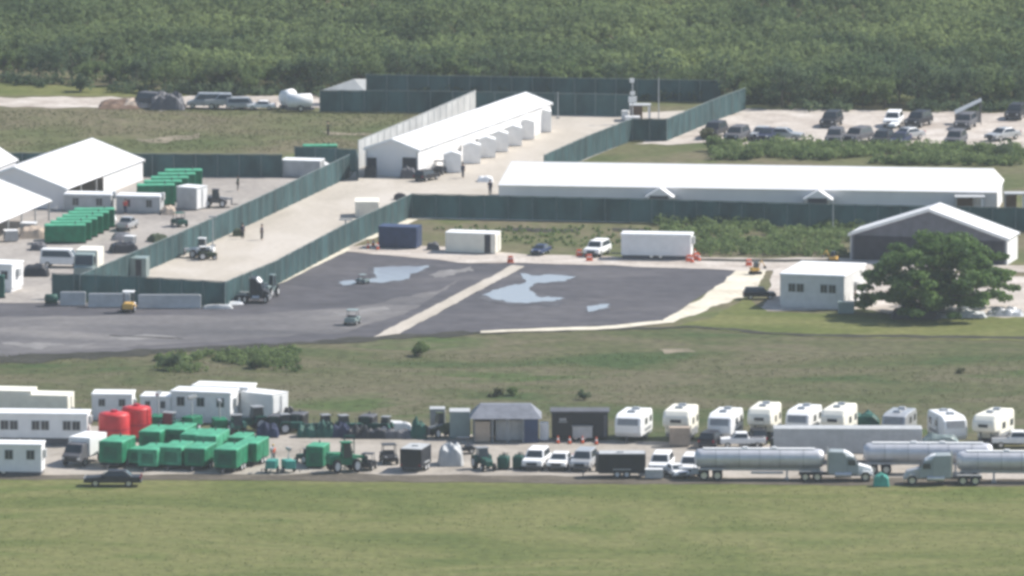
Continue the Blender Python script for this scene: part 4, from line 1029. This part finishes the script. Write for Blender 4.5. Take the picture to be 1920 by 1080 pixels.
inst('darkmach',telehandler_fn('dgrey','wheel_loader','silver'),405,388,AV-80,'dark wheel loader beside the white cabin in the storage yard',sc=(.6,.8,.8))
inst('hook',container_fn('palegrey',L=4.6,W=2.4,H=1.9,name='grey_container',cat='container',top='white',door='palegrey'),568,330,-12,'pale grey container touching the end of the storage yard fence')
inst('ga',None,600,304,2,'single green box unit behind the short dark green fence',None,sc=(.9,.9,1))
drape('white_cover','cover','rounded white cover beside the pale grey container',600,328,1.8,3,1.7,'white',AV,71)
inst('wbox',container_fn('cream',L=2.6,W=3.5,H=1.7,name='beige_box',cat='box',top='cream',door='cream'),688,404,0,'beige box with a pale lid against the outer avenue fence')
inst('tele2',telehandler_fn('white','telehandler','white'),378,483,170,'white telehandler with raised arm on the avenue by the light mast',sc=(.62,.8,.8))
inst('ctr2',skid_machine_fn('olive','white'),388,487,10,'small olive tractor in front of the white telehandler',sc=.62)
drape('bush_load','load','small olive heap against the foot of the inner avenue fence',447,442,1.3,1.2,.9,'olive',0,73)
inst('gbox2',container_fn('sage',L=2.8,W=2.0,H=2.2,name='green_hut',cat='hut',top='sage',door='sage',opening=True),254,519,-8,'grey-green hut with a dark opening in the corner between the fences',sc=(.95,1,.95))
def bigtruck():
    t=thing('service_truck','truck')
    MB().box(-3.2,.9,-1.25,1.25,1.0,2.9).build('cargo_box','cream',t,bevel=.03)
    MB().prism([(1.0,.7),(2.9,.6),(3.0,1.3),(2.6,1.5),(2.3,2.6),(1.0,2.7)],-1.15,1.15,[0,0,.05,.05,.1,.1]).build('cab','sage',t,bevel=.05)
    MB().add([(2.63,-1,1.55),(2.63,1,1.55),(2.35,.95,2.5),(2.35,-.95,2.5)],[(0,1,2,3)]).build('windscreen','glass',t)
    for sg in (-1,1):
        MB().box(1.3,2.2,sg*1.16-.02,sg*1.16+.02,1.6,2.4).build('side_window','glass',t)
        for x in (-2.2,-1.0,2.0): wheel(t,x,sg*1.05,.5,.3)
    MB().box(-3.1,2.6,-.5,.5,.6,.98).build('chassis','black',t)
    return t
inst('bigtruck',bigtruck,165,520,AV-175,'cream box truck with grey-green cab parked behind the inner avenue fence',sc=(.85,.95,1.05))
inst('officel',office_fn(L=3.4,W=3.4,H=2.5,nwin=2,wall='white',door=False,winz=1.0,name='white_kiosk',cat='kiosk'),5,543,-18,'white kiosk with two dark windows cut by the photo edge in the storage yard')
inst('gup2',generator_fn('dgreen',L=1.2,W=1.1,H=2.2,roof='dgreen',wheels=False),-2,558,0,'narrow dark green cabinet in front of the white kiosk at the photo edge')
drape('covered_load','covered load','long black covered load between the white kiosk and the cream truck',68,516,2.8,2.6,1.3,'black',0,74)
drape('covered_load','covered load','black covered load between the cream truck and the inner avenue fence',232,472,3.0,3.0,1.2,'black',12,75)
drape('rubble_heap','rubble heap','pale brown rubble heap beside the front green units',62,443,3.0,4,1.2,'tan',0,76)
drape('rubble_heap','rubble heap','small brown rubble heap right of the grey cabins',316,400,1.5,3,.9,'tan',0,77)
drape('rubble_heap','rubble heap','grey scrap heap at the end of the front green units',228,446,2.0,5,.5,'dgrey',0,78)
def mast_fn(H=5.5, lamp=True):
    def f():
        t=thing('light_mast','mast')
        MB().cyl((0,0,0),(0,0,H),.08,.05,n=8).build('pole','palegrey',t)
        MB().box(-.3,.3,-.3,.3,0,.18).build('base','grey',t)
        if lamp: MB().box(-.45,.45,-.1,.1,H,H+.16).build('lamp_head','silver',t)
        return t
    return f
MAG='thin pale masts'
inst('mast',mast_fn(3.2),399,462,0,'thin pale mast beside the white telehandler on the avenue',MAG)
inst('mast',None,648,455,0,'short white mast standing in the outer avenue fence near the blue container',MAG,sc=(1.6,1.6,.78))
inst('mastt',mast_fn(5.4,False),1235,228,0,'tallest pale mast beside the guard platform in the far yard',MAG)
inst('mastt',None,1562,440,0,'thin pale mast rising from the scrub before the long white tent',MAG,sc=(.8,.8,.72))
inst('mastt',None,672,448,0,'thin dark mast at the bend of the outer avenue fence',MAG,sc=(.8,.8,.6))
inst('mastt',None,1046,222,0,'thin mast against the far green fence right of the diagonal tent',MAG,sc=(.8,.8,.6))
def cam_tower():
    t=thing('camera_tower','camera tower')
    MB().cyl((0,0,0),(0,0,5.2),.07,n=8).build('pole','palegrey',t)
    MB().box(-.5,.5,-.15,.15,2.6,3.3).box(-.3,.3,-.15,.15,3.5,3.9).build('camera_box','white',t)
    MB().box(-.35,.2,-.12,.12,5.0,5.5).build('top_camera','white',t)
    MB().box(-.9,.9,-.6,.6,.3,.9).build('trailer_base','white',t)
    for sg in (-1,1): wheel(t,0,sg*.6,.3,.2)
    return t
inst('camtower',cam_tower,1186,232,0,'white camera tower on a small trailer in the far yard')
def platform():
    t=thing('guard_platform','platform')
    MB().box(-1.3,1.3,-1,1,1.9,2.0).build('roof','palegrey',t)
    for x in (-1.2,1.2):
        for y in (-.9,.9): MB().box(x-.06,x+.06,y-.06,y+.06,0,1.9).build('leg','palegrey',t)
    MB().box(-1.2,.3,.6,.7,.1,1.8).build('back_panel','brown',t)
    MB().box(.95,1.15,-.97,-.9,.1,1.8).build('front_panel','white',t)
    return t
inst('platform',platform,1200,226,0,'small roofed guard platform beside the white camera tower')
inst('wbin',container_fn('white',L=.9,W=.8,H=1.0,name='white_bin',cat='bin',top='white',door='white'),1173,224,AV,'small white bin left of the guard platform')
# vestibules along the diagonal tent
def vest():
    t=thing('entry_box','entry cabin')
    MB().box(-1.2,1.2,-1.1,1.1,.05,2.1).build('wall','silver' if False else 'white',t)
    MB().prism([(-1.25,2.103),(1.25,2.103),(1.25,2.16),(0,2.5),(-1.25,2.16)],-1.15,1.15).build('roof','white',t)
    MB().box(1.203,1.24,-.9,.9,.1,1.9).build('end_door','white',t)
    return t
for i,(x,y,lb) in enumerate([(848,322,'nearest'),(884,305,'second'),(912,294,'third'),(936,283,'fourth'),(962,272,'fifth'),(985,260,'sixth')]):
    inst('vest',vest,x,y,AV-75,lb+' small entry cabin along the sunny side of the diagonal tent','entry cabins by the diagonal tent',sc=(.85,.95,1))
inst('vest',None,1012,246,AV-75,'largest entry cabin at the far end of the diagonal tent','entry cabins by the diagonal tent',sc=(1.1,1,1.15))
inst('suvk',None,800,338,AV-20,'black sport utility vehicle parked before the near end of the diagonal tent',sc=.72)
inst('cartk',cart_fn('black'),824,326,AV,'black utility cart between the black car and the nearest entry cabin',sc=.8)
drape('covered_machine','covered machine','black covered machine in the corner of the diagonal tent mouth',694,332,1.4,1.5,1.4,'black',0,81)
drape('covered_machine','covered machine','dark machine in front of the diagonal tent mouth',765,334,1.8,1.4,1.4,'dgrey',0,82)
drape('brush_heap','heap','dark heap behind the beige box at the bend of the fence',750,374,1.5,1.0,.8,'shade',0,83)
drape('table_cover','table','low white covered table at the end of the long white tent',910,340,1.8,1.6,.7,'white',0,84)
# pale privacy wall beside diagonal tent
fence('tall pale fabric wall behind the diagonal tent with a brighter middle',[(672,318),(780,272),(892,222)],3.4,'pale fabric walls','screen',0,'palegrey','fabric_wall')
# lean-to tent by the woods
def leanto():
    t=thing('lean_to_tent','tent')
    MB().add([(-2.8,-1.6,1.3),(2.7,-1.6,1.6),(2.7,1.6,2.9),(1.2,1.6,2.9),(-2.8,1.6,1.5)],[(0,1,2,3,4)]).build('roof','screen',t)
    MB().box(-2.8,2.7,1.56,1.62,0,1.5).build('back_wall','screen',t)
    for x in (-2.7,0,2.6):
        for y in (-1.55,1.55): MB().cyl((x,y,0),(x,y,1.35),.05,n=6).build('leg','palegrey',t)
    return t
inst('leanto',leanto,645,195,0,'pale lean-to tent rising behind the far green fence by the woods',sc=(1,1,1.0))
# people
PG='people on foot'
for i,(x,y,sh,lg,hat,lb) in enumerate([
 (455,448,'navy','black',None,'person in dark clothes by the foot of the inner avenue fence'),
 (491,450,'navy','black','black','person in dark clothes standing alone in the avenue'),
 (446,358,'dgreen','black',None,'person in green crossing the storage yard'),
 (868,334,'navy','dgrey',None,'person in dark clothes beside the nearest entry cabin of the diagonal tent'),
 (919,366,'navy','navy','black','person in dark clothes leaning at the end of the long white tent'),
 (986,250,'navy','dgrey',None,'person in dark clothes by the last entry cabin'),
 (615,255,'olive','black',None,'person walking alone in the rough grass behind the tents'),
 (1604,575,'olive','dgrey','black','person in olive standing at the side wall of the site office'),
 (235,402,'red','navy',None,'person in red by the grey cabins'),
 (512,868,'orange','dgrey','yellow','person in orange vest behind the short green light towers')]):
    inst('person%d'%i,person_fn(sh,lg,hat),x,y,-60+40*i,lb,PG)

YG='clutter in the storage yard'
inst('ypal',container_fn('silver',L=1.6,W=1.4,H=1.3,name='supply_crate',cat='crate',top='white',door='grey'),54,440,-10,'pale supply crate by the front green units under the tent edge',YG)
inst('ypal',None,20,452,12,'pale supply crate nearest the photo edge behind the white kiosk',YG,sc=.9)
inst('ypal',None,244,458,-20,'pale supply crate alone right of the front green units',YG,sc=.7)
inst('yvan',car_fn('van','white','parked_van','van'),118,500,AV-85,'white van nose to the camera left of the cream box truck',sc=.85)
inst('ypick',car_fn('pickup','silver','pickup_truck','pickup truck'),238,430,AV,'silver pickup truck right of the front green units',sc=.75)
inst('ycart',cart_fn('dgreen'),336,424,AV+40,'dark green utility cart on the bare yard right of the grey cabins',sc=.8)
drape('covered_load','covered load','grey covered load beside the nearest front green unit',72,468,1.8,2.0,.9,'dgrey',0,201,YG)
drape('covered_load','covered load','low white covered load in front of the grey cabins',205,412,1.6,1.6,.6,'white',0,202,YG)
drape('covered_load','covered load','olive covered load at the near end of the inner avenue fence',296,452,2.0,2.0,.9,'olive',30,203,YG)
# more units of the near row
for px,py,dg,sc,lb in ((690,880,AV,.8,'black utility cart right of the green telehandler'),(868,850,10,.8,'black utility cart behind the grey and white covered load')):
    inst('cartk',None,px,py,dg,lb,sc=sc)
inst('gblk',None,1460,846,AV,'black boxy machine at the near corner of the long grey trailer',sc=.8)
inst('pick',None,1530,842,0,'white pickup truck behind the long grey trailer',sc=.8) if False else None

# ================================================================ FAR FIELD AND CAR PARK
PK='cars in the far car park'
park=[('pk_suvw','suv','white',1675,236,AV+185,'white sport utility vehicle with a raised white rack in the far car park'),
('pk_suvk','suv','black',1559,236,AV+180,'black sport utility vehicle alone in the rear line of the far car park'),
('pk_suvk','suv','black',1722,236,AV+170,'black sport utility vehicle just right of the white one with the rack'),
('pk_suvg','suv','dgrey',1810,240,AV+180,'tall dark grey vehicle in front of the sloping grey shelter'),
('pk_suvk','suv','black',1905,222,AV+180,'black vehicle at the photo edge of the far car park'),
('pk_suvk','suv','black',1340,256,AV+175,'black vehicle nearest the zigzag fence'),
('pk_suvg','suv','dgrey',1382,264,AV+175,'dark grey vehicle second from the zigzag fence'),
('pk_sedw','sedan','silver',1428,260,AV+178,'silver car among the bushes near the zigzag fence'),
('pk_sedw','sedan','silver',1470,262,AV-90,'pale car standing sideways in the front line'),
('pk_sedb','sedan','navy',1440,263,AV+175,'dark blue car beside the silver one'),
('pk_suvg','suv','dgrey',1566,268,AV+185,'dark grey vehicle below the lone black one'),
('pk_suvg','suv','dgrey',1608,266,AV+165,'dark grey vehicle in the middle of the front line'),
('pk_suvk','suv','black',1655,272,AV+180,'black vehicle in front of the white vehicle with the rack'),
('pk_sedb','sedan','navy',1688,271,AV+180,'dark blue car right of the black vehicle in the front line'),
('pk_sedw','sedan','silver',1700,262,AV+150,'silver car behind the dark blue one'),
('pk_suvg','suv','dgrey',1792,272,AV+180,'dark grey vehicle below the sloping grey shelter'),
('pk_sedw','sedan','white',1880,262,AV+150,'pale car partly behind bushes near the photo edge')]
for key,kind,paint,x,y,dg,lb in park:
    inst(key,car_fn(kind,paint,'parked_car' if kind=='sedan' else 'parked_suv','car' if kind=='sedan' else 'suv'),x,y,dg,lb,PK)
def rack():
    t=thing('roof_box','box'); MB().box(-1.1,1.1,-.45,.45,0,.35).build('shell','white',t,bevel=.08); MB().box(-.8,-.7,-.5,.5,-.12,.0).box(.7,.8,-.5,.5,-.12,0).build('bar','dgrey',t); return t
inst('rack',rack,1675,236,AV,'white box on the roof of the white vehicle in the far car park',z=1.98)
def shelter():
    t=thing('sloping_shelter','shelter')
    MB().add([(-1.6,-1.2,1.3),(1.6,-1.2,2.9),(1.6,1.2,3.0),(-1.6,1.2,1.5)],[(0,1,2,3)]).add([(-1.6,-1.2,1.22),(1.6,-1.2,2.82),(1.6,1.2,2.92),(-1.6,1.2,1.42)],[(3,2,1,0)]).build('roof','palegrey',t)
    for x,h in ((-1.5,1.3),(1.5,2.8)):
        for y in (-1.1,1.1): MB().cyl((x,y,0),(x,y,h),.05,n=6).build('leg','dgrey',t)
    MB().box(-1.5,1.5,1.1,1.15,0,1.4).build('back_wall','grey',t); return t
inst('shelter',shelter,1815,232,0,'sloping grey shelter behind the tall dark grey vehicle')
# upper-left line
FG='sheeted vehicles on the far track'
drape('sheeted_vehicle','covered vehicle','dark grey sheeted vehicle at the end of the far track line',315,203,4.2,4,2.2,'dgrey',0,91,FG,.5)
inst('fvan',car_fn('van','silver','parked_van','van'),385,202,175,'pale grey van right of the dark sheeted vehicle on the far track',FG,sc=.8)
inst('pk_pick',car_fn('pickup','silver','pickup_truck','pickup truck'),425,203,182,'silver pickup truck in the middle of the far track line',FG)
inst('fvan',None,455,204,4,'pale grey van second along the far track, nose to the green fence',FG,sc=(.72,.8,.62))
inst('pk_sed',car_fn('sedan','white','parked_car','car'),490,205,178,'small white car last in the far track line',FG,sc=.75)
inst('pk_sedn',car_fn('suv','dgrey'),292,200,-30,'dark grey vehicle at the edge of the pale spoil heap',FG)
drape('rubble_heap','rubble heap','reddish brown dirt heap at the start of the far track line',225,197,5,8,.6,'brown',0,95,None,.7)
drape('rubble_heap','rubble heap','pale spoil heap between the brown heap and the dark sheeted vehicle',266,196,4.5,7,.9,'tan',0,96,None,.6)
def wtank():
    t=thing('water_tank','tank')
    MB().lathe_x([(-1.6,.3),(-1.4,.85),(1.4,.85),(1.6,.3)],18,1,1.25).build('shell','white',t,smooth=True)
    MB().box(-1.7,1.7,-.6,.6,.15,.4).build('cradle','dgrey',t)
    for sg in (-1,1): wheel(t,0,sg*.75,.38,.2)
    return t
inst('wtank',wtank,562,208,10,'white rounded water tank beside the end of the far green fence','white water tanks')
inst('wtank',None,540,203,60,'white water tank standing end on left of the other','white water tanks',sc=(.7,.9,1.1))
inst('awn',platform,560,200,0,'flat pale canopy over the white water tanks',sc=(1.5,1,1.15)) if False else None
# under the broad tree
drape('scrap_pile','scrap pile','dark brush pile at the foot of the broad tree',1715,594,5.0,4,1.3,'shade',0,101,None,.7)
drape('scrap_pile','scrap pile','pale grey scrap pile under the broad tree',1800,592,5.5,3.5,.8,'palegrey',0,102,None,.8)
drape('scrap_pile','scrap pile','low white scrap near the photo edge by the tree',1885,590,3.8,3,.8,'silver',0,103,None,.7)
def fount():
    t=thing('pump_machine','machine')
    MB().lathe_z([(.7,0),(.65,.4),(.35,.9),(.3,1.4)],12).build('base','white',t)
    MB().box(-.35,.35,-.3,.3,1.4,2.3).build('cabinet','white',t,bevel=.08)
    MB().lathe_z([(.1,2.3),(.12,2.8),(.3,2.9),(.25,3.1)],10).build('top_dish','white',t)
    MB().box(-1.5,-.36,-.04,.04,1.3,1.42).box(-1.6,-1.4,-.2,.2,1.1,1.5).build('side_arm','palegrey',t); return t
inst('fount',fount,1805,586,0,'white upright machine with a round top under the edge of the broad tree')
inst('gbin',container_fn('sage',L=1.6,W=1.0,H=1.2,name='green_bin',cat='bin',top='sage',door='sage'),1586,588,0,'grey-green bin at the corner of the site office')
inst('suvk',None,1424,560,AV-70,'dark vehicle parked at the side of the site office behind the lawn',sc=.7)
inst('framebox',platform,1818,402,0,'white framed porch at the end of the long white tent',sc=(1.3,1,1.05))
inst('framebox',None,1902,404,0,'white awning beyond the end of the long white tent',sc=(.9,1,1.3))

# ================================================================ VEGETATION
# broad tree
def bigtree():
    rr=random.Random(7); t=thing('broad_tree','tree')
    tr=MB(); tr.cyl((-.2,0,0),(0,0,2.2),.55,.38,n=12)
    cs=[];rs_=[];ct=[]
    for i in range(150):
        a=rr.uniform(0,6.28); q=rr.uniform(0,1)**.5*7.9; lob=1+.14*math.sin(3*a+1)+.12*math.sin(7*a)
        q*=lob
        z=7.6-.045*q*q-(rr.uniform(0,1)**1.4)*(4.2-.1*q)+.8*math.sin(a*3+q*1.3)
        if i%4==0: z=rr.uniform(1.0,3.2); q=rr.uniform(.5,7.6)
        c=(q*math.cos(a)*1.08,q*math.sin(a)*.9,max(1.0,z)); cs.append(c); r=rr.uniform(.7,1.7)*(1.15 if q<5 else .85); rs_.append(r); ct.append(int(120*r))
        if i%2==0:
            m=(c[0]*.45,c[1]*.45,2.0+(c[2]-2)*.55)
            tr.cyl((0,0,1.8),m,.14,.09,n=6).cyl(m,c,.08,.02,n=5)
    tr.build('trunk','trunk',t)
    me=leaf_mesh('crown',cs,rs_,ct,.40,'leafT',7,.42); o=bpy.data.objects.new('crown',me); COL.objects.link(o); o.parent=t
    return t
inst('bigtree',bigtree,1764,590,30,'broad spreading dark green tree standing before the gabled tent')
# edge of the woods
def edge_y(x):
    P=[(-60,150),(0,150),(120,160),(230,172),(300,178),(600,180),(700,176),(1340,188),(1420,206),(1920,208),(2000,208)]
    for (a,ya),(b,yb) in zip(P,P[1:]):
        if a<=x<=b: return ya+(yb-ya)*(x-a)/(b-a)
    return 208
EG='trees along the edge of the woods'
rr=random.Random(11); ek=[('eA',4.4,'leafA',4.6),('eB',5.6,'leafB',5.4),('eC',3.2,'leafA',4.0),('eD',6.2,'leafB',5.8),('eE',4.0,'leafF',5.0)]
for i in range(78):
    x=-50+i*26+rr.uniform(-8,8); row=i%2
    k=ek[rr.randrange(5)]
    inst(k[0],tree_fn(hash(k[0])%97 if False else 100+int(k[1]*10),k[1],k[2],k[3]),x,edge_y(x)-3-row*7-rr.uniform(0,5),rr.uniform(0,360),
         'leafy green tree in the dense front edge of the woods',EG,sc=rr.uniform(.7,1.15),z=0)
# the woods as one mass
def woods():
    rs=np.random.RandomState(5); cs=[];rd=[];ct=[]
    Y0=G(960,206).y; Y=Y0
    y=Y0
    while y<1440:
        x=-84+rs.uniform(0,2)
        while x<84:
            X=x+rs.uniform(-.9,.9); YY=y+rs.uniform(-1.1,1.1)
            px=960+X/ max(1,YY)*FPX
            if YY> G(960,edge_y(max(-59,min(1999,px)))-16).y:
                nz=noise.noise(Vector((X*.06,YY*.05,3)))+.5*noise.noise(Vector((X*.2,YY*.17,8)))
                h=(2.9+2.4*nz)*(1.25 if YY<1260 else 1.0); h=max(1.2,h)
                if nz>-.55:
                    q=int(58 if YY<1300 else 42)
                    cs.append((X,YY,h*.72)); rd.append(max(.9,h*.42)*rs.uniform(.8,1.1)); ct.append(q)
                    cs.append((X+rs.uniform(-.8,.8),YY+rs.uniform(-.5,.5),h*.4)); rd.append(1.0); ct.append(q//2)
            x+=2.1
        y+=2.3
    me=leaf_mesh('woods',cs,rd,ct,.5,'leafF',6,.95); o=bpy.data.objects.new('woods',me); COL.objects.link(o); o['kind']='stuff'
    o['label']='dense green woods behind the tents'
    return o
woods()
def tufts(name,pts,n,m,seed,h=.22):
    rs=np.random.RandomState(seed); w=[G(*p) for p in pts]; x0=min(p.x for p in w);x1=max(p.x for p in w);y0=min(p.y for p in w);y1=max(p.y for p in w)
    X=rs.uniform(x0,x1,n); Y=rs.uniform(y0,y1,n); cs=[];rd=[];ct=[]
    for x,y in zip(X,Y):
        v=noise.noise(Vector((x*.10,y*.16,seed)))+.6*noise.noise(Vector((x*.5,y*.5,seed)))
        if v>-.35: cs.append((x,y,h*.3*(1+v))); rd.append(h*(.8+v)); ct.append(3)
    me=leaf_mesh(name,cs,rd,ct,h*.95,m,seed,.5); o=bpy.data.objects.new(name,me); COL.objects.link(o); o['kind']='stuff'; return o
M['tuftA']=mat('grass_blades_green',(.10,.14,.038),.9,var=.1,scale=.08,trans=.45,col2=(.165,.175,.062))
M['tuftB']=mat('grass_blades_straw',(.10,.125,.05),.9,var=.1,scale=.08,trans=.45,col2=(.17,.155,.09))
tufts('grass_tufts',[(-100,918),(2020,1100)],8000,'tuftA',41,.11)
tufts('grass_tufts',[(-100,664),(2020,785)],11000,'tuftB',42,.13)
tufts('grass_tufts',[(-60,206),(820,285)],9000,'tuftB',43,.16)
# bushes
def scrub(name,pts,n,hmin,hmax,m,seed,leaf=.24,k=60):
    rs=random.Random(seed); w=[G(*p) for p in pts]; x0=min(p.x for p in w);x1=max(p.x for p in w);y0=min(p.y for p in w);y1=max(p.y for p in w)
    def inside(x,y):
        c=False
        for i in range(len(w)):
            a,b=w[i],w[i-1]
            if (a.y>y)!=(b.y>y) and x<(b.x-a.x)*(y-a.y)/(b.y-a.y)+a.x: c=not c
        return c
    cs=[];rd=[];ct=[]; tries=0
    while len(cs)<n and tries<n*30:
        tries+=1; x=rs.uniform(x0,x1); y=rs.uniform(y0,y1)
        if inside(x,y) and noise.noise(Vector((x*.12,y*.1,seed)))>(-.25 if k>12 else -.6):
            h=rs.uniform(hmin,hmax); cs.append((x,y,h*.45)); rd.append(h*.62); ct.append(k)
    me=leaf_mesh(name,cs,rd,ct,leaf,m,seed,.7); o=bpy.data.objects.new(name,me); COL.objects.link(o); o['kind']='stuff'; return o
scrub('scrub',[(1230,414),(1900,425),(1600,482),(1350,482),(1260,474)],820,.4,1.5,'leafA',31,.3,32)
scrub('scrub',[(1340,272),(1960,285),(1960,312),(1700,310),(1400,302),(1330,300)],760,.5,1.7,'leafA',32,.3,36)
scrub('scrub',[(1330,262),(1480,266),(1960,276),(1960,300),(1330,300)],90,.6,1.5,'leafA',33,.3,34)
scrub('weeds',[(290,672),(560,652),(560,700),(300,700)],260,.4,1.0,'leafA',34,.3,20)
scrub('weeds',[(900,425),(1270,430),(1300,468),(1000,466),(790,430)],260,.15,.5,'leafA',35,.3,9)

BK=[('bA',1.5,2.6,'leafA'),('bB',1.9,2.4,'leafB'),('bC',1.2,2.6,'leafC')]
scrub('undergrowth',[(-60,156),(230,176),(600,183),(700,181),(1340,192),(1420,210),(1990,212),(1990,204),(1340,184),(600,174),(230,166),(-60,146)],520,.7,2.0,'leafB',37,.34,40)
for key,x,y,lb,s in [('bB',150,172,'round dark bush alone on the far lawn',1.35),('bB',318,694,'dark bush at the end of the weeds below the asphalt',1.0),('bA',480,690,'green bush in the middle of the weeds below the asphalt',1.1),('bA',784,668,'small green bush in the rough field below the pale strip',1.1),
   ('bC',931,744,'olive bush behind the grey roofed shed',.8),('bA',965,742,'green bush touching the olive one behind the shed',.7),('bB',1095,750,'round dark bush in the rough field behind the food stand',.6),('bC',1800,700,'small olive bush in the field above the campers',.5),
   ('bA',1405,296,'dark round bush in the scrub behind the long white tent',1.3),('bA',1840,296,'large green bush near the photo edge behind the long white tent',1.4),('bB',1885,300,'dark bush at the photo edge behind the long white tent',1.4),('bC',1330,262,'olive bush at the foot of the zigzag fence',1.2),('bA',1345,284,'green bush between the zigzag fence and the long white tent',1.3)]:
    b=dict((q[0],q) for q in BK)[key]
    inst(key,bush_fn(ord(key[1]),b[1],b[2],b[3]),x,y,30*len(lb)%360,lb,'bushes in the grass',sc=s,z=0)

# ================================================================ AIR
bpy.ops.mesh.primitive_cube_add(size=1); hz=bpy.context.object; hz.name='haze'; hz['kind']='stuff'
hz.scale=(5200,5200,155); hz.location=(0,1200,76.0)
bpy.ops.object.transform_apply(location=True, scale=True)
hm=bpy.data.materials.new('haze_air'); hm.use_nodes=True; nn=hm.node_tree.nodes; nn.remove(nn['Principled BSDF'])
pv=nn.new('ShaderNodeVolumePrincipled'); pv.inputs['Color'].default_value=(.84,.92,1.0,1); pv.inputs['Density'].default_value=.00007
pv.inputs['Anisotropy'].default_value=.1
hm.node_tree.links.new(pv.outputs[0],nn['Material Output'].inputs['Volume']); hz.data.materials.append(hm)
